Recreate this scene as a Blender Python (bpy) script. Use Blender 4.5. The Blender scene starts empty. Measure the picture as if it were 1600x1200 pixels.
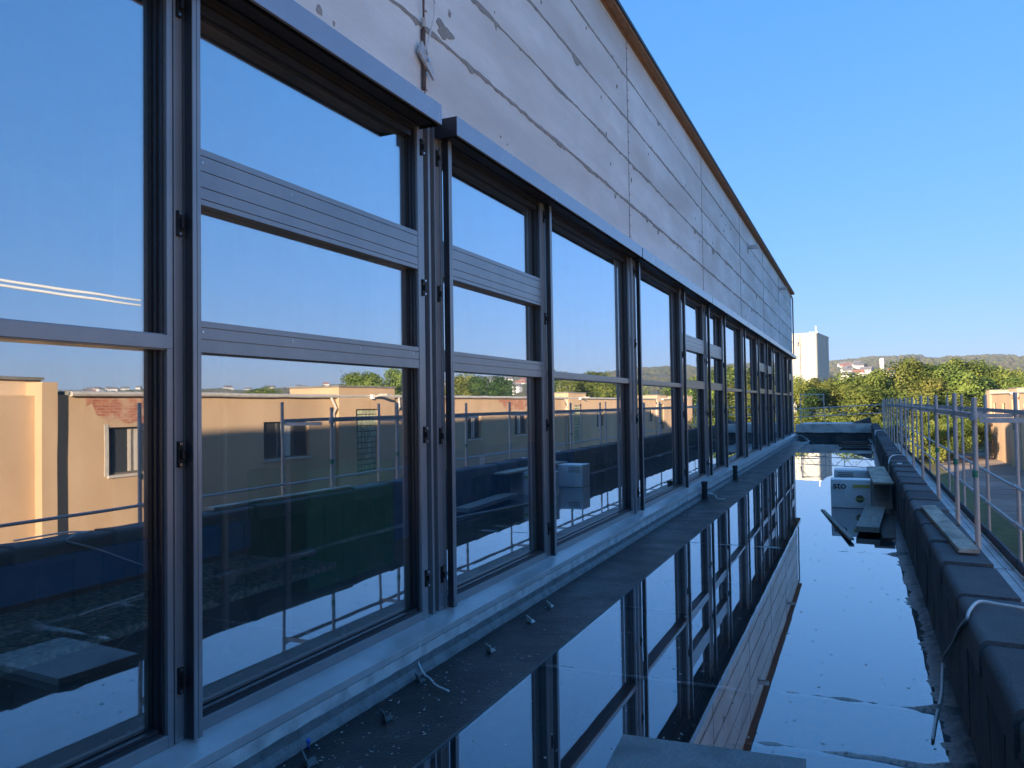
import bpy, bmesh, math, random
from mathutils import Vector, Matrix, noise
SC = bpy.context.scene
COL = SC.collection
rnd = random.Random(7)
R = math.radians

# ------------------------------------------------------------------ camera
EYE = 1.85                                   # eye height over the flooded roof deck (z = 0)
YAW, PITCH, ROLL = R(24.3), math.atan(34/1200), 0.015
cam_d = bpy.data.cameras.new('camera')
cam = bpy.data.objects.new('camera', cam_d); COL.objects.link(cam)
cam_d.sensor_width = 36; cam_d.lens = 27.0
cam_d.clip_start = 0.05; cam_d.clip_end = 20000
f_ = Vector((-math.sin(YAW)*math.cos(PITCH), math.cos(YAW)*math.cos(PITCH), math.sin(PITCH)))
r0 = Vector((math.cos(YAW), math.sin(YAW), 0)); u0 = r0.cross(f_)
r_ = r0*math.cos(ROLL) - u0*math.sin(ROLL); u_ = u0*math.cos(ROLL) + r0*math.sin(ROLL)
M = Matrix((r_, u_, -f_)).transposed().to_4x4(); M.translation = Vector((0, 0, EYE))
cam.matrix_world = M
SC.camera = cam

# ------------------------------------------------------------------ world, sun, exposure
SUN_EL = R(10.3)
SUN_DIR = Vector((-1, -2.05, 0)).normalized()*math.cos(SUN_EL) + Vector((0, 0, math.sin(SUN_EL)))   # towards the sun
world = bpy.data.worlds.new('World'); SC.world = world; world.use_nodes = True
wn = world.node_tree.nodes; wl = world.node_tree.links
for n in list(wn): wn.remove(n)
out = wn.new('ShaderNodeOutputWorld'); bg = wn.new('ShaderNodeBackground'); sky = wn.new('ShaderNodeTexSky')
sky.sky_type = 'NISHITA'; sky.sun_disc = False
sky.sun_elevation = SUN_EL
sky.sun_rotation = math.atan2(SUN_DIR.x, SUN_DIR.y) % (2*math.pi)
sky.altitude = 150; sky.air_density = 0.7; sky.dust_density = 0.1; sky.ozone_density = 3.0
bg.inputs['Strength'].default_value = 0.1
# the camera's tone curve, applied to the whole sky: each channel compressed by one smooth power
def wmath(op, a, b):
    n = wn.new('ShaderNodeMath'); n.operation = op
    for i, v in enumerate((a, b)):
        if isinstance(v, (int, float)): n.inputs[i].default_value = v
        else: wl.new(v, n.inputs[i])
    return n.outputs[0]
sep = wn.new('ShaderNodeSeparateColor'); cmb = wn.new('ShaderNodeCombineColor'); wl.new(sky.outputs[0], sep.inputs[0])
nr, ng, nb_ = [wmath('MULTIPLY', wmath('MAXIMUM', sep.outputs[i], 0.02), 0.1) for i in range(3)]
SKY_K = 10/2.3
wl.new(wmath('MULTIPLY', wmath('POWER', nr, 0.80), 0.80*SKY_K), cmb.inputs[0])
wl.new(wmath('MULTIPLY', wmath('POWER', ng, 0.42), 0.80*SKY_K), cmb.inputs[1])
wl.new(wmath('MULTIPLY', wmath('MULTIPLY', wmath('POWER', nb_, 0.50), wmath('POWER', nr, -0.15)), 1.05*SKY_K), cmb.inputs[2])
wl.new(cmb.outputs[0], bg.inputs[0]); wl.new(bg.outputs[0], out.inputs[0])
sun_d = bpy.data.lights.new('sun', 'SUN'); sun_d.energy = 5.0; sun_d.angle = R(0.53); sun_d.color = (1.0, 0.80, 0.58)
sun = bpy.data.objects.new('sun', sun_d); COL.objects.link(sun)
sun.rotation_euler = (-SUN_DIR).to_track_quat('-Z', 'Y').to_euler()
sun.location = (-20, -40, 30)
SC.view_settings.view_transform = 'Standard'; SC.view_settings.look = 'None'
SC.view_settings.exposure = 1.52; SC.view_settings.gamma = 1.0
SC.view_settings.use_curve_mapping = False
SC.cycles.max_bounces = 10; SC.cycles.glossy_bounces = 6; SC.cycles.transparent_max_bounces = 16
SC.cycles.caustics_reflective = False; SC.cycles.caustics_refractive = False

# ------------------------------------------------------------------ materials
def new_mat(name):
    m = bpy.data.materials.new(name); m.use_nodes = True
    nt = m.node_tree
    for n in list(nt.nodes): nt.nodes.remove(n)
    return m, nt.nodes, nt.links
def C4(c): return (c[0], c[1], c[2], 1)
def mat(name, c1, c2=None, scale=4.0, rough=0.7, metal=0.0, bump=0.0, bscale=None, spec=0.5, stretch=(1, 1, 1),
        detail=6, c3=None, scale3=0.7, lo=0.35, hi=0.65, rvar=0.0, objvar=0.0):
    """principled material: two colours mixed by object-space noise, a third by larger noise, optional bump"""
    m, N, L = new_mat(name)
    o = N.new('ShaderNodeOutputMaterial'); p = N.new('ShaderNodeBsdfPrincipled')
    L.new(p.outputs[0], o.inputs[0])
    p.inputs['Roughness'].default_value = rough; p.inputs['Metallic'].default_value = metal
    p.inputs['Specular IOR Level'].default_value = spec
    tc = N.new('ShaderNodeNewGeometry'); mp = N.new('ShaderNodeMapping'); mp.inputs['Scale'].default_value = stretch
    L.new(tc.outputs['Position'], mp.inputs[0])
    nz = N.new('ShaderNodeTexNoise'); nz.inputs['Scale'].default_value = scale; nz.inputs['Detail'].default_value = detail
    nz.inputs['Roughness'].default_value = 0.65
    L.new(mp.outputs[0], nz.inputs['Vector'])
    cr = N.new('ShaderNodeValToRGB'); cr.color_ramp.elements[0].position = lo; cr.color_ramp.elements[1].position = hi
    cr.color_ramp.elements[0].color = C4(c1); cr.color_ramp.elements[1].color = C4(c2 or c1)
    L.new(nz.outputs[0], cr.inputs[0]); last = cr.outputs[0]
    if c3 is not None:
        n3 = N.new('ShaderNodeTexNoise'); n3.inputs['Scale'].default_value = scale3; n3.inputs['Detail'].default_value = 4
        L.new(mp.outputs[0], n3.inputs['Vector'])
        r3 = N.new('ShaderNodeMapRange'); r3.inputs['From Min'].default_value = 0.45; r3.inputs['From Max'].default_value = 0.7
        L.new(n3.outputs[0], r3.inputs[0])
        mx = N.new('ShaderNodeMix'); mx.data_type = 'RGBA'; L.new(r3.outputs[0], mx.inputs[0]); L.new(last, mx.inputs[6]); mx.inputs[7].default_value = C4(c3)
        last = mx.outputs[2]
    if objvar:
        oi = N.new('ShaderNodeObjectInfo'); hs = N.new('ShaderNodeHueSaturation')
        mr = N.new('ShaderNodeMapRange'); mr.inputs['To Min'].default_value = 1-objvar; mr.inputs['To Max'].default_value = 1+objvar
        L.new(oi.outputs['Random'], mr.inputs[0]); L.new(mr.outputs[0], hs.inputs['Value']); L.new(last, hs.inputs['Color']); last = hs.outputs[0]
    L.new(last, p.inputs['Base Color'])
    if rvar:
        rr = N.new('ShaderNodeMapRange'); rr.inputs['To Min'].default_value = max(0.02, rough-rvar); rr.inputs['To Max'].default_value = min(1, rough+rvar)
        L.new(nz.outputs[0], rr.inputs[0]); L.new(rr.outputs[0], p.inputs['Roughness'])
    if bump:
        nb = N.new('ShaderNodeTexNoise'); nb.inputs['Scale'].default_value = bscale or scale*6; nb.inputs['Detail'].default_value = 5
        L.new(mp.outputs[0], nb.inputs['Vector'])
        bp = N.new('ShaderNodeBump'); bp.inputs['Strength'].default_value = bump; bp.inputs['Distance'].default_value = 0.02
        L.new(nb.outputs[0], bp.inputs['Height']); L.new(bp.outputs[0], p.inputs['Normal'])
    return m

def glass_mat(name, tint, base, top, ripple=0.0, rough=0.0, refl=(0.93, 0.96, 1.0), power=3.2, dust=0.0):
    """coated glass / water film: mirror part rises towards grazing, the rest is clear"""
    m, N, L = new_mat(name)
    o = N.new('ShaderNodeOutputMaterial'); mx = N.new('ShaderNodeMixShader')
    tr = N.new('ShaderNodeBsdfTransparent'); tr.inputs[0].default_value = C4(tint)
    gl = N.new('ShaderNodeBsdfGlossy'); gl.inputs['Roughness'].default_value = rough; gl.inputs[0].default_value = C4(refl)
    lw = N.new('ShaderNodeLayerWeight'); lw.inputs['Blend'].default_value = 0.5      # Facing = 1 - cos
    pw = N.new('ShaderNodeMath'); pw.operation = 'POWER'; pw.inputs[1].default_value = power
    L.new(lw.outputs['Facing'], pw.inputs[0])
    mr = N.new('ShaderNodeMapRange'); mr.inputs['To Min'].default_value = base; mr.inputs['To Max'].default_value = top
    L.new(pw.outputs[0], mr.inputs[0]); L.new(mr.outputs[0], mx.inputs[0])
    L.new(tr.outputs[0], mx.inputs[1]); L.new(gl.outputs[0], mx.inputs[2]); L.new(mx.outputs[0], o.inputs[0])
    if dust:
        g = N.new('ShaderNodeNewGeometry'); mp = N.new('ShaderNodeMapping'); mp.inputs['Scale'].default_value = (1, 2.2, .8); L.new(g.outputs['Position'], mp.inputs[0])
        nz = N.new('ShaderNodeTexNoise'); nz.inputs['Scale'].default_value = 1.7; nz.inputs['Detail'].default_value = 9; nz.inputs['Roughness'].default_value = .7; L.new(mp.outputs[0], nz.inputs['Vector'])
        k = N.new('ShaderNodeMapRange'); k.inputs['From Min'].default_value = .40; k.inputs['From Max'].default_value = .72; k.inputs['To Min'].default_value = dust*.5; k.inputs['To Max'].default_value = dust*2.2
        df = N.new('ShaderNodeBsdfDiffuse'); df.inputs[0].default_value = (.62, .62, .62, 1); m2 = N.new('ShaderNodeMixShader')
        L.new(nz.outputs[0], k.inputs[0]); L.new(k.outputs[0], m2.inputs[0]); L.new(mx.outputs[0], m2.inputs[1]); L.new(df.outputs[0], m2.inputs[2]); L.new(m2.outputs[0], o.inputs[0])
    if ripple:
        g = N.new('ShaderNodeNewGeometry'); nz = N.new('ShaderNodeTexNoise'); nz.inputs['Scale'].default_value = 1.1; nz.inputs['Detail'].default_value = 2
        L.new(g.outputs['Position'], nz.inputs['Vector'])
        bp = N.new('ShaderNodeBump'); bp.inputs['Strength'].default_value = ripple; bp.inputs['Distance'].default_value = 0.05
        L.new(nz.outputs[0], bp.inputs['Height']); L.new(bp.outputs[0], gl.inputs['Normal'])
    return m

MT = {}
MT['concrete'] = mat('aerated_concrete', (0.655, 0.71, 0.70), (0.78, 0.84, 0.83), scale=1.9, rough=0.9, bump=0.3, bscale=46, c3=(0.60, 0.615, 0.58), scale3=0.9, objvar=0.06, stretch=(1, .45, 1.5), detail=9)
MT['mortar'] = mat('mortar', (0.26, 0.265, 0.245), (0.38, 0.385, 0.355), scale=9, rough=0.95, bump=0.6, bscale=60)
MT['foam'] = mat('joint_foam', (0.20, 0.20, 0.22), (0.50, 0.47, 0.43), scale=14, rough=0.9)
MT['alu'] = mat('powder_coated_aluminium', (0.22, 0.245, 0.275), (0.25, 0.275, 0.305), scale=3, rough=0.36, metal=0.3, spec=0.6, rvar=0.06)
MT['alu_front'] = mat('coated_aluminium_face', (0.215, 0.25, 0.275), (0.265, 0.30, 0.325), scale=2.5, rough=0.30, metal=0.3, spec=0.65, rvar=0.05, bump=0.02, bscale=200)
MT['cover'] = mat('blind_box_coating', (0.29, 0.33, 0.38), (0.33, 0.37, 0.42), scale=2, rough=0.26, metal=0.35, spec=0.9, rvar=0.05)
MT['sill'] = mat('sill_aluminium', (0.48, 0.485, 0.49), (0.58, 0.585, 0.59), scale=5, rough=0.33, metal=0.25, spec=0.6, rvar=0.1, c3=(0.42, 0.42, 0.42), scale3=2)
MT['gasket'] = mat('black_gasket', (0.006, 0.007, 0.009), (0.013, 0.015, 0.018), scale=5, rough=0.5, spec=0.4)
MT['dark_alu_and_shade'] = mat('dark_profile_and_shade', (0.016, 0.020, 0.027), (0.026, 0.030, 0.038), scale=3, rough=0.35, spec=0.6)  # also holds the shaded sides of rebates and guide rails in its colour
MT['steel'] = mat('stainless_screw', (0.55, 0.56, 0.58), rough=0.25, metal=1.0)
MT['glass'] = glass_mat('window_glass', (0.97, 1.0, 0.98), 0.37, 0.95, power=2.0, ripple=.012, dust=.014)
MT['water'] = glass_mat('puddle_water', (0.55, 0.62, 0.66), 0.10, 0.96, ripple=0.012, refl=(0.92, 0.96, 1.0), power=2.6)
MT['felt_deck'] = mat('wet_bitumen_deck', (0.012, 0.013, 0.015), (0.035, 0.036, 0.038), scale=11, rough=0.45, bump=0.5, bscale=120, c3=(0.05, 0.047, 0.044), scale3=1.5, rvar=0.2)
MT['band'] = mat('wet_bitumen_band', (0.006, 0.0065, 0.007), (0.018, 0.018, 0.018), scale=2.2, rough=0.42, bump=0.5, bscale=60, c3=(0.035, 0.030, 0.027), scale3=2.5, rvar=0.36, spec=0.5)
MT['felt'] = mat('roofing_felt', (0.07, 0.07, 0.069), (0.125, 0.124, 0.122), scale=6, rough=0.8, bump=0.45, bscale=220, c3=(0.045, 0.046, 0.047), scale3=2.2, objvar=0.3)
MT['osb'] = mat('osb_board', (0.26, 0.145, 0.07), (0.40, 0.24, 0.125), scale=26, rough=0.75, bump=0.3, stretch=(1, .35, 1))
MT['plank'] = mat('weathered_board', (0.50, 0.40, 0.29), (0.72, 0.60, 0.47), scale=22, rough=0.85, bump=0.35, bscale=90, stretch=(1, .5, 1), c3=(0.30, 0.25, 0.20), scale3=5)
MT['plank_grey'] = mat('wet_grey_board', (0.24, 0.225, 0.19), (0.38, 0.355, 0.30), scale=16, rough=0.7, bump=0.3, stretch=(1, .3, 1))
MT['old_wood'] = mat('old_wet_wood', (0.06, 0.035, 0.03), (0.13, 0.08, 0.06), scale=18, rough=0.7)
MT['galv'] = mat('galvanised_steel', (0.34, 0.385, 0.40), (0.47, 0.52, 0.535), scale=9, rough=0.45, metal=0.25, rvar=0.12, stretch=(1, 1, .3))
MT['galv_deck'] = mat('scaffold_deck_steel', (0.48, 0.48, 0.47), (0.62, 0.62, 0.60), scale=7, rough=0.45, metal=0.2, rvar=0.1, c3=(0.36, 0.36, 0.35), scale3=2)
MT['toe'] = mat('toe_board_dark', (0.05, 0.065, 0.085), (0.08, 0.10, 0.125), scale=5, rough=0.7)
MT['green_mark'] = mat('green_tape', (0.02, 0.22, 0.14), rough=0.6)
MT['cable'] = mat('grey_cable', (0.66, 0.64, 0.61), (0.76, 0.74, 0.71), scale=20, rough=0.55)
MT['blue'] = mat('blue_cap', (0.02, 0.12, 0.55), rough=0.5)
MT['white_sheet'] = mat('foil_wrap', (0.76, 0.74, 0.72), (0.84, 0.82, 0.80), scale=5, rough=0.35, bump=0.15, bscale=16)
MT['foam_side'] = mat('foil_wrap_side', (0.52, 0.50, 0.48), (0.60, 0.58, 0.55), scale=6, rough=0.45, bump=0.15, bscale=16)
MT['print_black'] = mat('print_black', (0.02, 0.022, 0.03), rough=0.5)
MT['print_grey'] = mat('print_grey', (0.16, 0.15, 0.15), rough=0.6)
MT['print_yellow'] = mat('print_yellow', (0.52, 0.46, 0.12), rough=0.5)
MT['print_olive'] = mat('print_olive', (0.17, 0.15, 0.08), rough=0.5)
MT['light_beam'] = mat('bare_concrete_kerb', (0.72, 0.69, 0.64), (0.80, 0.77, 0.72), scale=3, rough=0.9, bump=0.3, bscale=40, c3=(0.42, 0.39, 0.35), scale3=2)
MT['base_strip'] = mat('white_primed_strip', (0.56, 0.55, 0.55), (0.70, 0.69, 0.68), scale=5, rough=0.6, bump=0.3, bscale=30, c3=(0.40, 0.39, 0.39), scale3=6)
MT['upstand'] = mat('grey_upstand_felt', (0.12, 0.13, 0.135), (0.21, 0.22, 0.225), scale=8, rough=0.7, bump=0.4, bscale=60)
MT['slab'] = mat('grey_fibre_board', (0.24, 0.245, 0.24), (0.38, 0.385, 0.375), scale=90, rough=0.85, bump=0.5, bscale=260, c3=(0.21, 0.215, 0.21), scale3=4)
MT['stucco'] = mat('tan_render', (0.52, 0.345, 0.20), (0.60, 0.41, 0.25), scale=0.9, rough=0.95, bump=0.12, bscale=9, c3=(0.45, 0.30, 0.185), scale3=0.35, stretch=(1, 1, .4))
MT['stucco_pale'] = mat('pale_render', (0.60, 0.44, 0.29), (0.66, 0.50, 0.34), scale=0.9, rough=0.95, bump=0.12, bscale=9)
MT['opp_roof'] = mat('roof_gravel', (0.14, 0.135, 0.125), (0.24, 0.23, 0.21), scale=3, rough=0.95)
MT['gutter'] = mat('zinc_gutter_pale', (0.42, 0.38, 0.33), (0.55, 0.50, 0.44), scale=4, rough=0.6)
MT['frame_dark'] = mat('old_window_frame', (0.10, 0.09, 0.08), (0.16, 0.14, 0.12), scale=5, rough=0.7)
MT['curtain'] = mat('pale_curtain', (0.50, 0.42, 0.34), (0.62, 0.55, 0.46), scale=5, rough=0.9, stretch=(1, 9, .2))
MT['dark_room'] = mat('dark_room', (0.02, 0.022, 0.025), rough=0.9)
MT['glassblock'] = mat('glass_block', (0.34, 0.36, 0.24), (0.52, 0.52, 0.36), scale=7, rough=0.12, spec=0.9, rvar=0.1, objvar=0.2)
MT['block_joint'] = mat('block_joint', (0.13, 0.12, 0.08), rough=0.9)
MT['tower'] = mat('white_tower_cladding', (0.46, 0.445, 0.385), (0.50, 0.485, 0.42), scale=0.05, rough=0.75)
MT['tower_metal'] = mat('tower_metalwork', (0.28, 0.27, 0.25), rough=0.6)
MT['paving'] = mat('worn_concrete_paving', (0.27, 0.21, 0.175), (0.38, 0.31, 0.26), scale=0.7, rough=0.92, bump=0.3, bscale=12, c3=(0.22, 0.175, 0.145), scale3=0.2, objvar=0.12)
MT['grass'] = mat('short_grass', (0.09, 0.11, 0.03), (0.17, 0.17, 0.065), scale=1.2, rough=0.95, bump=0.6, bscale=9, c3=(0.12, 0.10, 0.045), scale3=0.25)
MT['bark'] = mat('bark', (0.07, 0.055, 0.04), (0.13, 0.105, 0.08), scale=6, rough=0.95)
MT['int_floor'] = mat('screed_floor', (0.30, 0.30, 0.28), (0.42, 0.41, 0.39), scale=2, rough=0.8)
MT['int_wall'] = mat('bare_interior_wall', (0.45, 0.45, 0.44), (0.55, 0.55, 0.53), scale=1, rough=0.9)
MT['int_green'] = mat('green_panel', (0.01, 0.36, 0.16), (0.02, 0.44, 0.20), scale=3, rough=0.6)
MT['int_blue'] = mat('blue_board', (0.03, 0.26, 0.60), (0.04, 0.32, 0.68), scale=5, rough=0.7)
MT['dusty_plank'] = mat('plaster_spattered_plank', (0.22, 0.42, 0.38), (0.75, 0.85, 0.78), scale=26, rough=0.9, lo=.45, hi=.6)
MT['white_paint'] = mat('white_paint', (0.72, 0.72, 0.70), rough=0.6)
MT['black'] = mat('black_plastic', (0.012, 0.012, 0.013), rough=0.45)
MT['sheen_white'] = mat('pane_sheen', (0.5, 0.5, 0.5), rough=1.0)  # white for the tubes that stand in for pane sheen
MT['earth'] = mat('farmland', (0.085, 0.095, 0.045), (0.19, 0.165, 0.10), scale=0.006, rough=1.0, c3=(0.06, 0.075, 0.035), scale3=0.003, detail=3)
MT['ground'] = mat('yard_ground', (0.10, 0.095, 0.06), (0.15, 0.135, 0.095), scale=0.3, rough=1.0, bump=0.3, bscale=4)

MT['felt_cap'] = mat('mineral_felt_cap', (0.055, 0.056, 0.058), (0.19, 0.19, 0.19), scale=95, rough=0.9, bump=0.5, bscale=260, c3=(0.15, 0.152, 0.155), scale3=3.4, objvar=0.28, lo=.3, hi=.72)
def silt_mat():
    m = MT['felt_deck'].copy(); m.name = 'silted_deck'; N = m.node_tree.nodes; L = m.node_tree.links
    p = [n for n in N if n.type == 'BSDF_PRINCIPLED'][0]; src = p.inputs['Base Color'].links[0].from_socket
    g = N.new('ShaderNodeNewGeometry'); s = N.new('ShaderNodeSeparateXYZ'); L.new(g.outputs['Position'], s.inputs[0])
    r = N.new('ShaderNodeMapRange'); r.inputs['From Min'].default_value = -.016; r.inputs['From Max'].default_value = -.004; L.new(s.outputs['Z'], r.inputs[0])
    e = N.new('ShaderNodeMapRange'); e.inputs['From Min'].default_value = .46; e.inputs['From Max'].default_value = .30; L.new(s.outputs['X'], e.inputs[0])
    nz = N.new('ShaderNodeTexNoise'); nz.inputs['Scale'].default_value = 45; L.new(g.outputs['Position'], nz.inputs['Vector'])
    k = N.new('ShaderNodeMapRange'); k.inputs['From Min'].default_value = .2; k.inputs['From Max'].default_value = .5; L.new(nz.outputs[0], k.inputs[0])
    a = N.new('ShaderNodeMath'); a.operation = 'MULTIPLY'; L.new(r.outputs[0], a.inputs[0]); L.new(e.outputs[0], a.inputs[1])
    b = N.new('ShaderNodeMath'); b.operation = 'MULTIPLY'; L.new(a.outputs[0], b.inputs[0]); L.new(k.outputs[0], b.inputs[1])
    mx = N.new('ShaderNodeMix'); mx.data_type = 'RGBA'; L.new(b.outputs[0], mx.inputs[0]); L.new(src, mx.inputs[6]); mx.inputs[7].default_value = (.52, .50, .47, 1)
    L.new(mx.outputs[2], p.inputs['Base Color'])
    return m
MT['deck_silt'] = silt_mat()

def brick_mat():
    m, N, L = new_mat('exposed_brickwork')
    o = N.new('ShaderNodeOutputMaterial'); p = N.new('ShaderNodeBsdfPrincipled'); L.new(p.outputs[0], o.inputs[0]); p.inputs['Roughness'].default_value = 0.9
    g = N.new('ShaderNodeNewGeometry'); s = N.new('ShaderNodeSeparateXYZ'); c = N.new('ShaderNodeCombineXYZ')
    L.new(g.outputs['Position'], s.inputs[0]); L.new(s.outputs['Y'], c.inputs['X']); L.new(s.outputs['Z'], c.inputs['Y'])
    b = N.new('ShaderNodeTexBrick'); b.inputs['Scale'].default_value = 1.0
    b.inputs['Brick Width'].default_value = 0.25; b.inputs['Row Height'].default_value = 0.075; b.inputs['Mortar Size'].default_value = 0.008
    b.inputs['Color1'].default_value = (0.36, 0.11, 0.06, 1); b.inputs['Color2'].default_value = (0.46, 0.17, 0.09, 1); b.inputs['Mortar'].default_value = (0.42, 0.29, 0.2, 1)
    L.new(c.outputs[0], b.inputs['Vector'])
    nz = N.new('ShaderNodeTexNoise'); nz.inputs['Scale'].default_value = 2.5; nz.inputs['Detail'].default_value = 6; L.new(g.outputs['Position'], nz.inputs['Vector'])
    mr = N.new('ShaderNodeMapRange'); mr.inputs['From Min'].default_value = .5; mr.inputs['From Max'].default_value = .62; L.new(nz.outputs[0], mr.inputs[0])
    mx = N.new('ShaderNodeMix'); mx.data_type = 'RGBA'; L.new(mr.outputs[0], mx.inputs[0]); L.new(b.outputs[0], mx.inputs[6]); mx.inputs[7].default_value = (0.5, 0.31, 0.2, 1)
    L.new(mx.outputs[2], p.inputs['Base Color'])
    return m
MT['brick'] = brick_mat()

def leaf_mat(name, c1, c2, c3):
    m, N, L = new_mat(name)
    o = N.new('ShaderNodeOutputMaterial'); d = N.new('ShaderNodeBsdfDiffuse'); t = N.new('ShaderNodeBsdfTranslucent'); mx = N.new('ShaderNodeMixShader')
    mx.inputs[0].default_value = 0.35
    g = N.new('ShaderNodeNewGeometry'); nz = N.new('ShaderNodeTexNoise'); nz.inputs['Scale'].default_value = 0.55; nz.inputs['Detail'].default_value = 5
    L.new(g.outputs['Position'], nz.inputs['Vector'])
    cr = N.new('ShaderNodeValToRGB'); e = cr.color_ramp.elements
    e[0].position = .36; e[0].color = C4(c1); e[1].position = .64; e[1].color = C4(c3); k = e.new(.5); k.color = C4(c2)
    L.new(nz.outputs[0], cr.inputs[0])
    oi = N.new('ShaderNodeObjectInfo'); hs = N.new('ShaderNodeHueSaturation')
    mh = N.new('ShaderNodeMapRange'); mh.inputs['To Min'].default_value = .485; mh.inputs['To Max'].default_value = .515; L.new(oi.outputs['Random'], mh.inputs[0]); L.new(mh.outputs[0], hs.inputs['Hue'])
    mv = N.new('ShaderNodeMapRange'); mv.inputs['To Min'].default_value = .75; mv.inputs['To Max'].default_value = 1.25; L.new(oi.outputs['Random'], mv.inputs[0]); L.new(mv.outputs[0], hs.inputs['Value'])
    L.new(cr.outputs[0], hs.inputs['Color'])
    L.new(hs.outputs[0], d.inputs[0]); L.new(hs.outputs[0], t.inputs[0])
    L.new(d.outputs[0], mx.inputs[1]); L.new(t.outputs[0], mx.inputs[2]); L.new(mx.outputs[0], o.inputs[0])
    return m
MT['leaf_green'] = leaf_mat('leaf_green', (0.085, 0.125, 0.03), (0.17, 0.22, 0.05), (0.28, 0.32, 0.085))
MT['leaf_yellow'] = leaf_mat('leaf_yellow', (0.11, 0.14, 0.035), (0.21, 0.245, 0.055), (0.34, 0.345, 0.09))
MT['leaf_dark'] = leaf_mat('leaf_dark', (0.03, 0.06, 0.022), (0.05, 0.09, 0.03), (0.085, 0.13, 0.04))
MT['leaf_rust'] = leaf_mat('leaf_rust', (0.12, 0.08, 0.03), (0.18, 0.11, 0.04), (0.24, 0.13, 0.05))

# ------------------------------------------------------------------ mesh helpers
class MB:
    def __init__(s): s.v = []; s.f = []
    def box(s, x0, x1, y0, y1, z0, z1):
        n = len(s.v)
        s.v += [(x0, y0, z0), (x1, y0, z0), (x1, y1, z0), (x0, y1, z0), (x0, y0, z1), (x1, y0, z1), (x1, y1, z1), (x0, y1, z1)]
        s.f += [(n, n+3, n+2, n+1), (n+4, n+5, n+6, n+7), (n, n+1, n+5, n+4), (n+1, n+2, n+6, n+5), (n+2, n+3, n+7, n+6), (n+3, n, n+4, n+7)]
        return s
    def quad(s, a, b, c, d):
        n = len(s.v); s.v += [a, b, c, d]; s.f.append((n, n+1, n+2, n+3)); return s
    def tube(s, pts, r, seg=10, cap=True):
        pts = [Vector(p) for p in pts]; n0 = len(s.v); k = len(pts)
        for i, p in enumerate(pts):
            t = (pts[min(i+1, k-1)] - pts[max(i-1, 0)]).normalized()
            a = t.cross(Vector((0, 0, 1)));
            if a.length < 0.05: a = t.cross(Vector((0, 1, 0)))
            a.normalize(); b = t.cross(a)
            rr = r[i] if isinstance(r, (list, tuple)) else r
            for j in range(seg):
                w = 2*math.pi*j/seg; q = p + a*math.cos(w)*rr + b*math.sin(w)*rr; s.v.append(tuple(q))
        for i in range(k-1):
            for j in range(seg):
                a0 = n0+i*seg+j; a1 = n0+i*seg+(j+1) % seg
                s.f.append((a0, a1, a1+seg, a0+seg))
        if cap:
            s.f.append(tuple(n0+j for j in range(seg))[::-1]); s.f.append(tuple(n0+(k-1)*seg+j for j in range(seg)))
        return s
    def prism(s, prof, y0, y1, axis='Y'):
        """extrude an (x,z) profile along Y (or (y,z) along X)"""
        n = len(s.v); k = len(prof)
        for y in (y0, y1):
            for a, b in prof: s.v.append((a, y, b) if axis == 'Y' else (y, a, b))
        for i in range(k):
            j = (i+1) % k; s.f.append((n+i, n+j, n+k+j, n+k+i))
        s.f.append(tuple(n+i for i in range(k))[::-1]); s.f.append(tuple(n+k+i for i in range(k)))
        return s
    def build(s, name, m, parent=None, smooth=False, bevel=0.0):
        me = bpy.data.meshes.new(name); me.from_pydata([tuple(v) for v in s.v], [], s.f)
        bm = bmesh.new(); bm.from_mesh(me); bmesh.ops.recalc_face_normals(bm, faces=bm.faces); bm.to_mesh(me); bm.free()
        me.materials.append(MT[m] if isinstance(m, str) else m)
        if smooth:
            for p in me.polygons: p.use_smooth = True
        o = bpy.data.objects.new(name, me); COL.objects.link(o)
        if parent is not None: o.parent = parent
        if bevel:
            b = o.modifiers.new('bevel', 'BEVEL'); b.width = bevel; b.segments = 2; b.limit_method = 'ANGLE'
        return o
def tag(o, label=None, cat=None, group=None, kind=None):
    if label: o['label'] = label
    if cat: o['category'] = cat
    if group: o['group'] = group
    if kind: o['kind'] = kind
    return o
def empty(name, label, cat, loc=(0, 0, 0), group=None):
    o = bpy.data.objects.new(name, None); COL.objects.link(o); o.location = loc; o.empty_display_size = .2
    return tag(o, label, cat, group)
def copy_tree(o, loc=None, parent=None, rotz=None, scale=None, label=None):
    c = o.copy(); COL.objects.link(c)
    if parent is not None: c.parent = parent
    if loc is not None: c.location = loc
    if rotz is not None: c.rotation_euler = (0, 0, rotz)
    if scale is not None: c.scale = scale if isinstance(scale, tuple) else (scale,)*3
    if label: c['label'] = label
    for ch in list(o.children): copy_tree(ch, parent=c)
    return c
def share(name, src, loc, parent):
    c = bpy.data.objects.new(name, src.data); COL.objects.link(c); c.parent = parent; c.location = loc
    for md in src.modifiers:
        b = c.modifiers.new('bevel', 'BEVEL'); b.width = md.width; b.segments = md.segments; b.limit_method = 'ANGLE'
    return c

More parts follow.
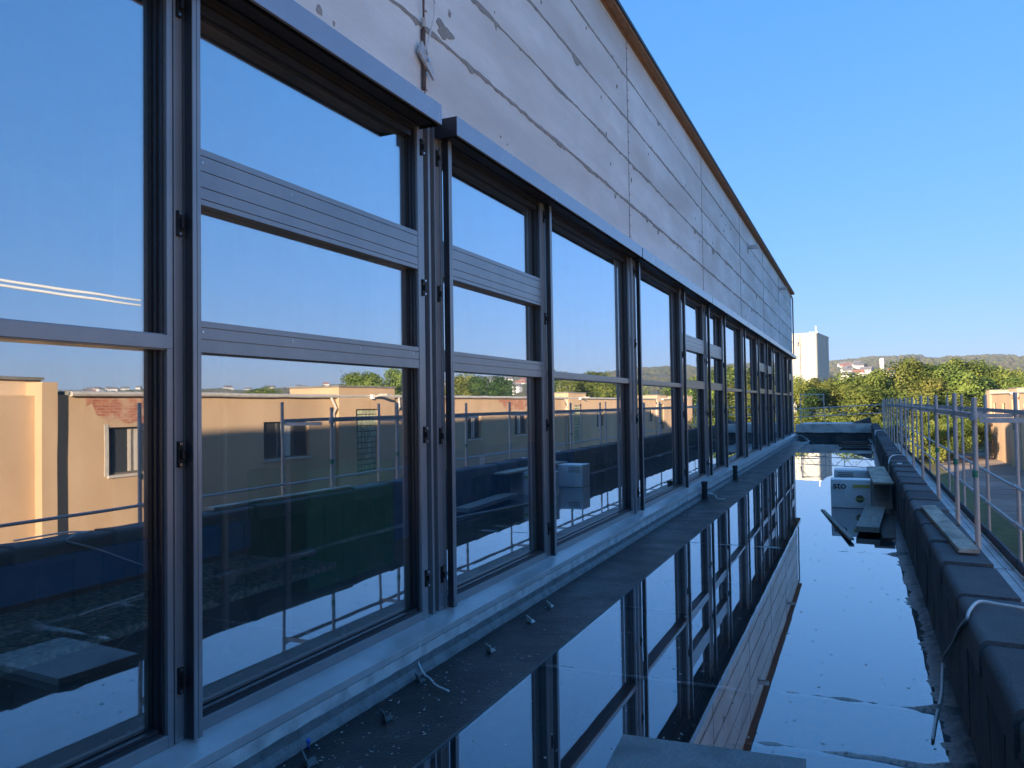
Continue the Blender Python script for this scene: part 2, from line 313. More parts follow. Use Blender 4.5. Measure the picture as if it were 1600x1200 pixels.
# ------------------------------------------------------------------ terrain and far setting
GZ = -4.05
def hill_h(az, r):
    """height above eye level ground for a far point; az in degrees to the right of +Y"""
    a = az
    crest = 2.75 if a < 12 else (2.75-(a-12)*0.055 if a < 35 else 1.5)
    if a < -20: crest = 2.2
    crest = crest*0.93 + 0.10*math.sin(a*0.55) + 0.04*math.sin(a*1.7+1)
    top = 2400*math.tan(R(crest))
    t = min(1, max(0, (r-260)/(2400-260))); t = t*t*(3-2*t)
    return GZ - 3*math.exp(-((r-300)/120)**2) + t*top + (4*math.sin(r*.004+a*.2)*t)
mb = MB()
rs = [0, 30, 60, 90, 130, 180, 230, 300, 380, 480, 600, 750, 900, 1100, 1300, 1500, 1750, 2000, 2200, 2400, 2700, 3200, 4500]
azs = [i*2.0-180 for i in range(180)]
for r in rs:
    for a in azs:
        x, y = r*math.sin(R(a)), r*math.cos(R(a))
        h = hill_h(a if a > -60 else -60, r) if r > 200 else GZ
        if r > 2450: h = hill_h(a if a > -60 else -60, 2400) - (r-2400)*0.02
        mb.v.append((x, y, h if r > 200 else GZ))
na = len(azs)
for i in range(len(rs)-1):
    for j in range(na):
        k = (j+1) % na; mb.f.append((i*na+j, i*na+k, (i+1)*na+k, (i+1)*na+j))
g = mb.build('hills', 'earth', smooth=True); tag(g, kind='structure')
tag(MB().box(-140, 160, -60, 190, GZ-.5, GZ+.03).build('ground', 'ground'), kind='structure')
tag(MB().box(1.9, 6.3, 26, 104, GZ+.0, GZ+.06).build('grass_verge', 'grass'), kind='structure')
tag(MB().box(12.5, 60, 96, 140, GZ+.0, GZ+.055).build('grass_field', 'grass'), kind='structure')
pv = MB().box(6.3, 12.1, -20, 92, GZ, GZ+.05).build('pavement', 'paving'); tag(pv, kind='structure')
for (nx, x0, x1) in ((0, 6.35, 9.15), (1, 9.2, 11.85)):
    y = 22.0
    while y < 92:
        L_ = 2.7
        if y < 90: MB().box(x0, x1, y+.04, y+L_, GZ+.04, GZ+.085+rnd.uniform(-.006, .01)).build('paving_slab', 'paving', pv)
        y += L_ + .04
tag(MB().box(-30, 60, 92, 97, GZ, GZ+.08).build('cross_path', 'paving'), kind='structure')

# ------------------------------------------------------------------ our building
XF = -3.0; L_B = 5.83; B0 = 5.0
Z_SILL = .264; Z_HEAD = 4.06; Z_COV0, Z_COV1 = 3.965, 4.115; Z_ROOF = 7.24
N0, N1 = -3, 6                                  # bays
Y0, Y1 = B0+N0*L_B-2.3, 41.0
bld = empty('factory_building', 'long grey unplastered building with tinted ribbon windows beside the flooded roof', 'building', (XF, 13, 0))
bld_loc = Vector((XF, 13, 0))
def part(mbx, name, m, parent=None, **k):
    """mesh given in world coordinates, parented to the building (or to one of its parts)"""
    o = mbx.build(name, m, None, **k)
    o.parent = parent or bld
    if parent is None: o.matrix_parent_inverse = Matrix.Translation(-bld_loc)
    return o
# aerated concrete panels
rows = [(4.115, 4.79), (4.79, 5.42), (5.42, 6.02), (6.02, 6.65), (6.65, 7.225)]
for n in range(N0, N1+1):
    ya = B0+.08+n*L_B; yb = min(ya+L_B, Y1)
    if n == N0: ya = Y0
    if yb-ya < .2: continue
    for k, (za, zb) in enumerate(rows):
        off = rnd.uniform(-.003, .004)
        part(MB().box(XF-.24, XF+.0+off, ya+.006, yb-.006, za+.006, zb-.006), 'wall_panel', 'concrete', bevel=.004)
# mortar smears along the bed joints: ragged ribbons standing a few mm proud
def ribbon_h(y0, y1, z, w, amp, x=XF+.0065, step=.035, seed=0):
    m = MB(); n = int((y1-y0)/step); th = .0015
    up = []; lo = []
    for i in range(n+1):
        y = y0+(y1-y0)*i/n
        a = noise.noise(Vector((y*7, seed, 0)))*.5 + noise.noise(Vector((y*1.3, seed+4, 0)))
        b = noise.noise(Vector((y*9, seed+9, 3)))*.6 + noise.noise(Vector((y*1.7, seed+14, 0)))
        spike = max(0, noise.noise(Vector((y*2.3, seed+30, 0)))-.42)*amp*5
        spk2 = max(0, noise.noise(Vector((y*14, seed+50, 0)))-.45)*amp*2
        up.append(z + w*.5 + max(-w*.3, a*amp*.35)); lo.append(z - w*.5 - max(-w*.3, b*amp*.35) - spike - spk2)
    for i in range(n+1): m.v += [(x, y0+(y1-y0)*i/n, lo[i]), (x, y0+(y1-y0)*i/n, up[i]), (x-.02, y0+(y1-y0)*i/n, lo[i]), (x-.02, y0+(y1-y0)*i/n, up[i])]
    for i in range(n):
        a = i*4; m.f += [(a, a+4, a+5, a+1), (a, a+2, a+6, a+4), (a+1, a+5, a+7, a+3)]
    return m
for k, z in enumerate([4.79, 5.42, 6.02, 6.65]):
    part(ribbon_h(1.0, Y1, z, .034 if k < 2 else .024, .095 if k < 2 else .055, seed=k*7.3+2), 'mortar_joint', 'mortar')
for n in range(-1, N1+1):                        # vertical joints with foam, nail ticks
    y = B0+.08+n*L_B
    if y > Y1-.5: continue
    m = MB(); zz = 4.13
    while zz < 7.2:
        h = rnd.uniform(.05, .14); w = rnd.uniform(.005, .013); dy = rnd.uniform(-.006, .006)
        m.box(XF-.02, XF+.008, y-w+dy, y+w+dy, zz, min(7.2, zz+h-.003)); zz += h
    zz = 4.3
    while zz < 7.2:
        m.box(XF-.01, XF+.013, y-.004, y+.035, zz, zz+.010); zz += .155
    part(m, 'vertical_joint', 'foam')
# blotches of filler and scraps stuck on the wall
m = MB()
for i in range(46):
    y = rnd.uniform(3.5, 24); z = rnd.uniform(4.3, 7.0); s = rnd.uniform(.006, .03)
    k = 9; n = len(m.v)
    for lay in (0.0, -.01):
        for j in range(k):
            a = 2*math.pi*j/k; rr = s*rnd.uniform(.5, 1.3); m.v.append((XF+.007+lay, y+math.cos(a)*rr, z+math.sin(a)*rr*1.4))
    m.f.append(tuple(range(n, n+k)))
    for j in range(k): m.f.append((n+j, n+(j+1) % k, n+k+(j+1) % k, n+k+j))
o = part(m, 'filler_patch', 'mortar'); o['kind'] = 'stuff'
# big mortar patch beside the rod
mbp = MB(); k = 26
for lay in (0.0, -.02):
    for j in range(k):
        a = 2*math.pi*j/k; rr = .085*(1+.3*math.sin(3*a+1)+.12*math.sin(7*a)); mbp.v.append((XF+.010+lay, 5.40+math.cos(a)*rr*1.5, 4.90+math.sin(a)*rr*.7))
mbp.f.append(tuple(range(k)))
for j in range(k): mbp.f.append((j, (j+1) % k, k+(j+1) % k, k+j))
part(mbp, 'mortar_patch', 'mortar')
# roof edge
part(MB().box(XF-.25, XF+.145, Y0, Y1+.15, 7.245, 7.275), 'eaves_board', 'osb')
part(MB().box(XF+.004, XF+.022, Y0, Y1+.1, 7.215, 7.243), 'eaves_batten', 'osb')
part(MB().box(XF-4.8, XF+.165, Y0-.02, Y1+.17, 7.277, 7.33), 'roof_membrane', 'gasket')
part(MB().box(XF-4.8, XF-4.6, Y0, Y1, -.2, 7.23), 'rear_wall', 'int_wall')
part(MB().box(XF-4.6, XF-.25, Y0, Y0+.2, -.2, 7.23), 'end_wall', 'int_wall')
part(MB().box(XF-4.6, XF+.0, Y1-.2, Y1, 4.1, 7.23), 'end_wall', 'concrete')
part(MB().box(XF-4.6, XF-.30, Y1-.2, Y1, -.2, 4.1), 'end_wall', 'concrete')
part(MB().box(XF-4.6, XF-.25, Y0+.2, Y1-.2, 4.3, 4.45), 'ceiling', 'int_wall')
part(MB().box(XF-4.6, XF-.12, Y0+.2, Y1-.2, -.1, .20), 'floor_slab', 'int_floor')
part(MB().box(XF-.24, XF-.105, Y0, Y1, 4.07, 4.11), 'lintel', 'gasket')
for yy in [B0+k*L_B-.15 for k in range(N0+1, N1)]:
    part(MB().box(XF-3.3, XF-2.9, yy-.2, yy+.2, .2, 4.3), 'column', 'int_wall')
part(MB().box(XF-3.6, XF-3.5, 9.5, 40, .2, 4.3), 'partition_wall', 'int_wall')
part(MB().box(XF+.01, .45, -3.3, -3.0, -.2, 3.7), 'unseen_shade_wall', 'gasket')  # unseen wall added behind the camera to darken faces turned towards it
# base below the sill
part(MB().box(XF-.10, XF+.165, Y0, Y1, .045, .175), 'base_strip', 'base_strip')
o = ribbon_h(1, Y1, .075, .06, .035, x=XF+.169, step=.03, seed=77); part(o, 'ragged_felt_edge', 'upstand')
part(MB().prism([(XF-.1, -.05), (XF-.1, .05), (XF+.172, .055), (XF+.200, .03), (XF+.235, -.05)], Y0, Y1), 'felt_upstand', 'upstand', bevel=.006)
# sills, one length per bay, with a bright drip edge
for n in range(N0, N1):
    ya = B0+n*L_B-.02; yb = ya+L_B-.006
    if n == N1-1: yb = Y1
    s = part(MB().prism([(XF-.12, Z_SILL+.002), (XF+.005, Z_SILL), (XF+.160, .226), (XF+.163, .180), (XF+.156, .180), (XF+.153, .218), (XF-.12, Z_SILL-.012)], ya, yb), 'window_sill', 'sill', bevel=.0015)

def box_frame(m, y0, y1, z0, z1, x0, x1, w):
    """four butt-jointed bars of width w"""
    m.box(x0, x1, y0, y0+w, z0, z1); m.box(x0, x1, y1-w, y1, z0, z1)
    m.box(x0, x1, y0+w, y1-w, z0, z0+w); m.box(x0, x1, y0+w, y1-w, z1-w, z1)
def grooved(m, y0, y1, z0, z1, x1, n, gap=.005, weights=None):
    ws = weights or [1]*n; tot = sum(ws); z = z0
    for w in ws:
        h = (z1-z0)*w/tot
        m.box(x1-.07, x1, y0, y1, z+gap/2, z+h-gap/2); z += h
    m.box(x1-.065, x1-.012, y0+.001, y1-.001, z0+.01, z1-.01)
proto_br = None
def bracket(y, z, x, win, near):
    """small dark clamp with two screws that carries a blind guide rail"""
    global proto_br
    m = MB().box(0, .014, -.013, .013, -.062, .062); m.box(.0141, .030, -.004, .013, -.022, .022)
    b = m.build('bracket', 'gasket', win); b.location = (x, y, z)
    return b
def window(kind, ya, yb, n, near):
    lab = {'T': 'three-light window with two grooved crossbars', 'W': 'wide fixed window with one low crossbar'}[kind]
    m = MB()
    zt = Z_HEAD
    # outer frame, then stepped rebate
    m.box(XF-.10, XF, ya, ya+.03, Z_SILL, zt); m.box(XF-.10, XF, yb-.034, yb, Z_SILL, zt)
    m.box(XF-.10, XF, ya+.03, yb-.034, Z_SILL, .325)
    m.box(XF-.10, XF, ya+.03, yb-.034, 3.985, zt)
    w = part(m, 'window', 'alu_front', bevel=.0025 if near else 0)
    w['label'] = lab
    m = MB(); i0, i1 = ya+.0305, yb-.0345
    m.box(XF-.095, XF-.022, i0, i0+.014, .3255, 3.984); m.box(XF-.095, XF-.022, i1-.014, i1, .3255, 3.984)
    m.box(XF-.095, XF-.048, i0+.0145, i0+.026, .3255, 3.984); m.box(XF-.095, XF-.048, i1-.026, i1-.0145, .3255, 3.984)
    m.box(XF-.095, XF-.014, i0+.027, i1-.027, .3255, .342); m.box(XF-.095, XF-.030, i0+.027, i1-.027, .3425, .357)
    m.box(XF-.095, XF-.016, i0+.027, i1-.027, 3.945, 3.984); m.box(XF-.095, XF-.034, i0+.027, i1-.027, 3.900, 3.944)
    part(m, 'rebate', 'dark_alu_and_shade', w)
    m = MB(); m.box(XF-.09, XF-.066, i0+.0265, i0+.034, .358, 3.899); m.box(XF-.09, XF-.066, i1-.034, i1-.0265, .358, 3.899)
    m.box(XF-.09, XF-.066, i0+.034, i1-.034, 3.892, 3.899); m.box(XF-.09, XF-.066, i0+.034, i1-.034, .358, .364)
    part(m, 'gasket', 'gasket', w)
    g0, g1 = i0+.034, i1-.034
    if kind == 'W': bars = [(2.145, 2.215)]
    else: bars = [(2.14, 2.303), (2.888, 3.178)]
    if kind == 'W':
        m = MB().box(XF-.09, XF-.012, i0+.001, i1-.001, 2.140, 2.218)
        m.box(XF-.0115, XF+.004, ya+.003, yb-.004, 2.146, 2.212)
        part(m, 'crossbar', 'alu_front', w, bevel=.002 if near else 0)
    else:
        m = MB(); grooved(m, i0+.001, i1-.001, 2.14, 2.303, XF-.004, 3, weights=[1.15, 1, .6]); part(m, 'crossbar', 'alu_front', w)
        m = MB(); grooved(m, i0+.001, i1-.001, 2.888, 3.178, XF-.004, 5, weights=[.42, .8, 1.1, 1.05, .5]); part(m, 'crossbar', 'alu_front', w)
        if near:
            for zz in (2.245, 3.105):
                for q in range(4):
                    yq = g0+.05+(g1-g0-.1)*q/3.0
                    s = MB().tube([(XF-.0035, yq, zz), (XF-.001, yq, zz)], .006, 8); part(s, 'screw', 'steel', w)
    zs = [.364]+[v for b in bars for v in b]+[3.892]
    for i in range(0, len(zs), 2):
        part(MB().box(XF-.086, XF-.080, g0, g1, zs[i], zs[i+1]), 'pane', 'glass', w)
    return w
def guide_rail(y, n, win, near):
    """blind guide rail: slim channel standing off the frame on brackets"""
    m = MB()
    x0, x1 = XF+.014, XF+.062
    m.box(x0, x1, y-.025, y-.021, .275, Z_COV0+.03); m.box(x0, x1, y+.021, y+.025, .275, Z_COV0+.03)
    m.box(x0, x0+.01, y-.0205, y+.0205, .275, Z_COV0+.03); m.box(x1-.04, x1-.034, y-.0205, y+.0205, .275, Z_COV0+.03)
    g = part(m, 'guide_rail', 'dark_alu_and_shade', win)  # dark body colour stands in for shade on the camera-facing sides
    part(MB().box(x1+.0005, x1+.006, y-.025, y-.002, .275, Z_COV0+.03), 'rail_face', 'alu_front', win)
    part(MB().box(x1+.0005, x1+.006, y+.002, y+.025, .275, Z_COV0+.03), 'rail_face', 'alu_front', win)
    return m
T_W = 2.42
for n in range(N0, N1):
    a = B0+n*L_B; b = a+L_B
    if n == N1-1: b = Y1-1.0
    near = -2 < n < 2
    odd = (n % 2) != 0                           # odd bays: wide then narrow; even: narrow then wide
    mid = b-2.225 if odd else a+2.555
    st = a+.315 if n > N0 else a
    w1 = window('W' if odd else 'T', st, mid-.085, n, near)
    w2 = window('T' if odd else 'W', mid-.012, b+.0, n, near)
    if n > N0: guide_rail(a+.355, n, w1, near)
    guide_rail(mid, n, w2, near)
    # mullion between the two windows
    part(MB().box(XF-.10, XF-.012, mid-.0845, mid-.0125, Z_SILL, Z_HEAD).box(XF-.012, XF+.002, mid-.078, mid-.030, Z_SILL, Z_HEAD), 'mullion', 'alu_front', bevel=.002 if near else 0)
    # multi-profile pier at the end of the bay
    e = b
    m = MB(); m.box(XF-.10, XF-.012, e+.001, e+.072, Z_SILL, Z_HEAD); m.box(XF-.10, XF-.006, e+.135, e+.155, Z_SILL, Z_HEAD)
    m.box(XF-.10, XF-.02, e+.175, e+.190, Z_SILL, Z_HEAD); m.box(XF-.10, XF-.010, e+.235, e+.312, Z_SILL, Z_HEAD)
    pr = part(m, 'pier_profile', 'alu_front', bevel=.002 if near else 0)
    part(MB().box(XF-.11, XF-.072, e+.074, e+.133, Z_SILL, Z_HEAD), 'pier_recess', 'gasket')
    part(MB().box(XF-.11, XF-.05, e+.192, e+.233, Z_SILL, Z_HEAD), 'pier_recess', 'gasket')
    # slim rails of the left windows, on the pier
    if n >= -1 and n < 5:
        for zz in ((.56, 1.64, 2.76, 3.84) if near else (1.64, 2.76)):
            bracket(e+.036, zz, XF-.012, pr, near); bracket(e+.272, zz-.02, XF-.010, pr, near); bracket(mid-.054, zz, XF+.002, pr, near)
            if near:
                for yy in (e+.036, e+.272, mid-.054):
                    for dz in (-.05, .05): part(MB().tube([(XF+.008, yy, zz+dz), (XF+.021, yy, zz+dz)], .009, 8), 'screw', 'steel', pr)
    if not near or n == 1 or n == 0:
        m = MB()
        yr = e-.02
        if not (n % 2 and True):
            m.box(XF+.014, XF+.05, yr-.015, yr+.015, .275, Z_COV0+.02); part(m, 'guide_rail', 'alu', w2)
    # blind box over the bay
    ca, cb = a+(.235 if n == 0 else .055), b-(.005 if n == -1 else -.015)
    if n == N1-1: cb = Y1-.05
    m = MB(); xa, xb = XF+.003, XF+.20
    m.box(xb-.004, xb, ca, cb, Z_COV0, Z_COV1); m.box(xa, xb-.0045, ca, cb, Z_COV1-.004, Z_COV1)
    m.box(xb-.022, xb-.0045, ca+.004, cb-.004, Z_COV0, Z_COV0+.004)
    cv = part(m, 'blind_box', 'cover', bevel=.0012)
    part(MB().box(xa, xb-.005, ca+.0005, ca+.0035, Z_COV0-.004, Z_COV1-.005), 'end_plate', 'dark_alu_and_shade', cv)
    part(MB().box(xa, xb-.005, cb-.0035, cb-.0005, Z_COV0-.004, Z_COV1-.005), 'end_plate', 'dark_alu_and_shade', cv)
    m = MB()
    for q in range(5): m.box(xa+.05, xa+.135, ca+.05, cb-.05, Z_COV0+.02+q*.017, Z_COV0+.034+q*.017)
    m.box(xa+.045, xa+.14, ca+.05, cb-.05, Z_COV0+.002, Z_COV0+.018)
    part(m, 'blind_stack', 'gasket', cv)
    part(MB().box(xa, xa+.02, ca+.01, cb-.01, Z_COV0+.012, Z_COV0+.03), 'fixing_rail', 'dark_alu_and_shade', cv)
part(MB().box(XF-.30, XF-.006, Y1-.66, Y1, Z_SILL, 4.11), 'corner_post', 'alu')
# small steel plates projecting near the eaves, downpipe at the far corner
for (y, z) in ((24.3, 6.55), (34.5, 6.62)):
    m = MB().box(XF+.004, XF+.32, y, y+.14, z, z+.10); m.box(XF+.003, XF+.02, y-.06, y+.20, z-.1, z+.18)
    part(m, 'wall_bracket', 'galv_deck')
part(MB().tube([(XF+.07, Y1-.08, 7.0), (XF+.07, Y1-.08, 4.2)], .035, 10).tube([(XF+.07, Y1-.08, 6.98), (XF+.07, Y1-.4, 7.05), (XF+.05, Y1-.6, 7.1)], .035, 8), 'downpipe', 'tower_metal')
# threaded rod with anchor plate and hanging cable, on the wall
rod = empty('lightning_rod', 'thin brown conductor rod with clamp running down the panel joint', 'conductor', (XF+.03, 5.03, 4.2))
def sub(mbx, name, m, root, **k):
    o = mbx.build(name, m, None, **k); o.parent = root; o.matrix_parent_inverse = Matrix.Translation(-root.location); return o
sub(MB().tube([(XF+.03, 5.02, 7.2), (XF+.03, 5.03, 4.75)], .007, 8).tube([(XF+.022, 5.035, 4.75), (XF+.022, 5.04, 4.28)], .017, 8), 'rod', 'old_wood', rod)
sub(MB().tube([(XF+.03, 5.03, 4.83), (XF+.03, 5.03, 4.76)], .016, 10), 'clamp', 'gutter', rod)
pl = MB(); pl.v = [(XF+.05, 4.94, 4.60), (XF+.05, 4.98, 4.63), (XF+.065, 5.14, 4.44), (XF+.065, 5.13, 4.38), (XF+.03, 4.94, 4.60), (XF+.03, 4.98, 4.63), (XF+.045, 5.14, 4.44), (XF+.045, 5.13, 4.38)]
pl.f = [(0, 1, 2, 3), (4, 7, 6, 5), (0, 4, 5, 1), (1, 5, 6, 2), (2, 6, 7, 3), (3, 7, 4, 0)]
pl.v[0] = (XF+.05, 4.93, 4.53); pl.v[4] = (XF+.03, 4.93, 4.53)
ap = sub(pl, 'anchor_plate', 'galv_deck', rod); 
sub(MB().tube([(XF+.055, 5.035, 4.50), (XF+.075, 5.035, 4.50)], .012, 8), 'bolt', 'steel', rod)
def cable(name, pts, r, m, label, cat='cable'):
    P = [Vector(p) for p in pts]; q = []
    for i in range(len(P)-1):
        p0, p1, p2, p3 = P[max(i-1, 0)], P[i], P[i+1], P[min(i+2, len(P)-1)]
        for t in [k/7 for k in range(7)]:
            q.append(.5*((2*p1)+(-p0+p2)*t+(2*p0-5*p1+4*p2-p3)*t*t+(-p0+3*p1-3*p2+p3)*t**3))
    q.append(P[-1])
    return tag(MB().tube(q, r, 10).build(name, m, smooth=True), label, cat)
cable('cable', [(XF+.05, 5.16, 5.9), (XF+.05, 5.17, 5.4), (XF+.045, 5.175, 5.05), (XF+.05, 5.16, 4.90), (XF+.05, 5.10, 4.75), (XF+.06, 5.035, 4.60), (XF+.065, 5.03, 4.54)], .0065, 'cable',
      'pale cable hanging down the concrete wall to the small metal plate')

# ------------------------------------------------------------------ inside the building
isc = empty('indoor_scaffold', 'low scaffold with plaster-spattered planks standing behind the nearest windows', 'scaffold', (-4.4, 3, .2))
for (x, y) in ((-3.95, 4.6), (-5.15, 4.6), (-3.95, 1.6), (-5.15, 1.6), (-3.95, 3.97), (-4.3, 7.2)):
    sub(MB().tube([(x, y, .2), (x, y, 1.95 if y > 4 else 2.4)], .024, 10), 'post', 'galv', isc)
for (x0, x1) in ((-4.33, -4.0), (-4.68, -4.36), (-5.02, -4.71)):
    sub(MB().box(x0, x1, .2, 5.25, .52, .57), 'plank', 'dusty_plank', isc, bevel=.004)
sub(MB().box(-5.10, -5.06, .2, 5.4, .60, .86), 'side_board', 'int_blue', isc)
sub(MB().tube([(-3.95, 3.9, .72), (-3.95, 4.9, .72)], .022, 8).box(-4.0, -3.9, 3.92, 4.02, .67, .77), 'coupler', 'galv', isc)
tag(MB().box(-5.2, -4.5, 5.5, 6.9, .21, 1.3).build('green_container', 'int_green', bevel=.02), 'dark green upright panel seen dimly behind the second window', 'panel')
tag(MB().box(-6.3, -5.2, 8.0, 14.5, .21, 1.0).box(-6.25, -5.3, 8.2, 14.2, 1.0, 1.12).build('blue_pallet_stack', 'int_blue', bevel=.02), 'low blue stack of boards standing indoors behind the glass', 'stack')

# ------------------------------------------------------------------ flooded roof deck
XP = .507                                        # foot of the parapet
PZ = .68
def frange(a, b, s):
    n = max(1, int(round((b-a)/s))); return [a+(b-a)*i/n for i in range(n)]
xs = frange(-2.16, .30, .045)+frange(.30, XP+.03, .012)+[XP+.03]
ys = frange(-3, 3, .15)+frange(3, 8, .016)+frange(8, 13, .035)+frange(13, 41, .14)+[41.2]
ridges = [(5.24, -.55, .42, .039, .024), (4.42, -.6, .5, .043, .030), (10.31, -2.2, .5, .034, .014), (9.66, -1.6, .5, .034, .014), (5.2, -2.16, -.75, .030, .03), (6.9, -2.16, -1.5, .027, .018), (8.2, -2.16, -1.2, .026, .02), (13.2, -2.1, .4, .026, .03), (16.9, -2.1, .4, .025, .04), (20.6, -2.1, .4, .026, .06), (27, -2.1, .4, .026, .08), (33, -2.1, .4, .027, .1)]
mb = MB()
for y in ys:
    for x in xs:
        h = -.030 + .006*noise.noise(Vector((x*1.2, y*.9, 0))) + .004*noise.noise(Vector((x*7, y*7, 2)))
        e = .375 - .02*math.sin(y*.8) + .05*noise.noise(Vector((y*2.2, 5, 0))) + .035*noise.noise(Vector((y*9, 1, x*5))) - .03*max(0, 8-y)/5
        if x > e-.12:
            t = (x-e+.12)/.16; h += .036*min(1.35, t) + .006*noise.noise(Vector((x*26, y*22, 7)))
        for (ry, xa, xb, amp, w) in ridges:
            if abs(y-ry) < w*4 and xa-.1 < x < xb+.1:
                yy = y-ry+.02*noise.noise(Vector((x*2.5, ry, 0)))-.10*(x-.3)*(0.0 if ry > 6 else .25)
                edge = min(1, max(0, (x-xa)/.2+.5))*min(1, max(0, (xb+.1-x)/.2+.3))
                h += amp*math.exp(-(yy/w)**2)*edge*(.95+.35*noise.noise(Vector((x*5, ry, 9)))+.16*noise.noise(Vector((x*28, y*28, 9))))
        mb.v.append((x, y, h))
nx = len(xs)
for i in range(len(ys)-1):
    for j in range(nx-1):
        a = i*nx+j; mb.f.append((a, a+1, a+nx+1, a+nx))
tag(mb.build('roof_deck', 'deck_silt', smooth=True), kind='structure')
tag(MB().box(-2.6, XP+.4, -4, 41.2, -1.0, -.06).build('roof_slab', 'felt_deck'), kind='structure')
tag(MB().quad((-2.20, -3, 0), (XP+.04, -3, 0), (XP+.04, 41.2, 0), (-2.20, 41.2, 0)).build('water', 'water'), kind='structure')
# raised wet bitumen band along the windows
mb = MB()
xs2 = frange(-2.79, -2.13, .033)+[-2.135, -2.13, -2.128]; ys2 = frange(-3, 2.5, .2)+frange(2.5, 12, .04)+frange(12, 41, .2)+[41.2]
for y in ys2:
    for i, x in enumerate(xs2):
        h = .006 + .003*noise.noise(Vector((x*3, y*3, 0))) + .0025*noise.noise(Vector((x*16, y*16, 0)))
        if abs(x+2.33) < .02: h += .004                                    # lap seam
        wob = .008*noise.noise(Vector((y*1.5, 0, 0)))
        mb.v.append((x, y, h))
nx = len(xs2)
for i in range(len(ys2)-1):
    for j in range(nx-1):
        a = i*nx+j; mb.f.append((a, a+1, a+nx+1, a+nx))
tag(mb.build('roof_felt_band', 'band', smooth=True), kind='structure')
tag(MB().box(-2.1275, -2.1235, -3, 41.2, -.03, .008).build('band_edge_strip', 'upstand'), kind='structure')
tag(MB().box(XF-.1, -2.13, 41.0, 41.25, -.1, .3).build('deck_end_kerb', 'felt'), kind='structure')

# scraps: bits on the band, floating scraps on the water
def scraps(n, x0, x1, y0, y1, z, s0, s1, seed, flat=.25):
    q = random.Random(seed); m = MB()
    for i in range(n):
        y = y0+(y1-y0)*q.random()**1.7; x = q.uniform(x0, x1); s = q.uniform(s0, s1); a0 = q.uniform(0, 6.28); k = 5; n0 = len(m.v); ar = q.uniform(.35, 1)
        for lay in (0, -s*flat):
            for j in range(k):
                a = 2*math.pi*j/k; rr = s*(.7+.5*math.sin(j*2.3+i)); px, py = math.cos(a)*rr, math.sin(a)*rr*ar
                m.v.append((x+px*math.cos(a0)-py*math.sin(a0), y+px*math.sin(a0)+py*math.cos(a0), z+s*flat+lay+.002*(j % 2)))
        m.f.append(tuple(range(n0, n0+k)))
        for j in range(k): m.f.append((n0+j, n0+(j+1) % k, n0+k+(j+1) % k, n0+k+j))
    return m
tag(scraps(520, -2.76, -2.2, 3.0, 20, .008, .003, .011, 3).build('rubble_crumbs', 'light_beam'), 'pale crumbs and chips scattered on the wet black strip below the sill', 'debris', kind='stuff')
tag(scraps(420, -2.0, .35, 3.2, 24, .001, .003, .014, 5, .12).build('floating_flecks', 'cable'), 'tiny pale flecks floating on the standing water', 'debris', kind='stuff')
tag(scraps(60, -2.0, .35, 4.2, 22, .001, .004, .013, 8, .12).build('floating_leaf_bits', 'old_wood'), 'small dark leaf bits floating on the standing water', 'debris', kind='stuff')
tag(scraps(60, -2.98, -2.86, 3.2, 12, .245, .002, .006, 11, .1).build('sill_crumbs', 'light_beam'), 'white plaster crumbs lying on the window sill', 'debris', kind='stuff')
# little upright tabs on the band
tabs = [(-2.60, 3.86, .055, 'nearest grey tab standing in the black strip, left of the short cable'), (-2.74, 4.48, .05, 'grey tab standing in the black strip right behind the short cable'),
        (-2.58, 5.23, .05, 'crumpled pale tab on the black strip, third from the front'), (-2.60, 6.05, .05, 'pale square tab on the black strip beside its twin, nearer one'),
        (-2.63, 6.58, .045, 'pale square tab on the black strip beside its twin, farther one'), (-2.66, 3.23, .06, 'grey tab on the black strip at the bottom edge of the photo')]
for i, (x, y, s, lb) in enumerate(tabs):
    m = MB().box(-.004, .004, -s*.8, s*.8, 0, s*1.15); m.box(.0045, s*.9, -s*.5, s*.5, 0, .006)
    o = m.build('fixing_tab', 'upstand' if i in (0, 1, 5) else 'light_beam', bevel=.001); o.location = (x, y, .004); o.rotation_euler = (0.05*i, -.25, .9)
    tag(o, lb, 'tab', 'tabs on the black strip')
# black stub pipes at the sill
for (y, lb) in ((15.0, 'black stub pipe standing at the sill, nearer of the two'), (19.0, 'black stub pipe standing at the sill, farther of the two')):
    r = empty('stub_pipe', lb, 'pipe', (XF+.25, y, 0), 'stub pipes by the sill')
    sub(MB().tube([(XF+.25, y, 0), (XF+.25, y, .30)], .055, 14), 'pipe', 'black', r, bevel=.003)
    sub(MB().tube([(XF+.25, y, .29), (XF+.25, y, .34)], .062, 14), 'collar', 'black', r)
cable('cable', [(-2.72, 15.2, .10), (-2.6, 15.3, .05), (-2.5, 14.9, .03), (-2.35, 14.9, .03)], .012, 'cable', 'thin pale cable end by the nearer stub pipe')
cable('cable', [(-2.835, 4.655, .20), (-2.838, 4.63, .10), (-2.82, 4.62, .06), (-2.74, 4.55, .035), (-2.66, 4.49, .035), (-2.57, 4.41, .032), (-2.44, 4.35, .03)], .0065, 'cable',
      'short pale cable hanging from under the sill onto the black strip')
tag(MB().tube([(-2.765, 3.37, .015), (-2.765, 3.37, .05), (-2.765, 3.38, .065)], [.012, .014, .006], 10).build('plastic_bung', 'blue', smooth=True), 'small bright blue plastic cap lying at the foot of the sill wall', 'cap')
# fibre board in the foreground
m = MB(); m.v = []
o = MB().prism([(0, 0), (.935, .0), (.935, .05), (0, .05)], -.6, 0).build('fibre_board', 'slab', bevel=.004)
o.location = (-1.222, 4.11, .0); o.rotation_euler = (0, 0, R(4)); tag(o, 'grey speckled board lying in the water at the bottom of the photo', 'board')

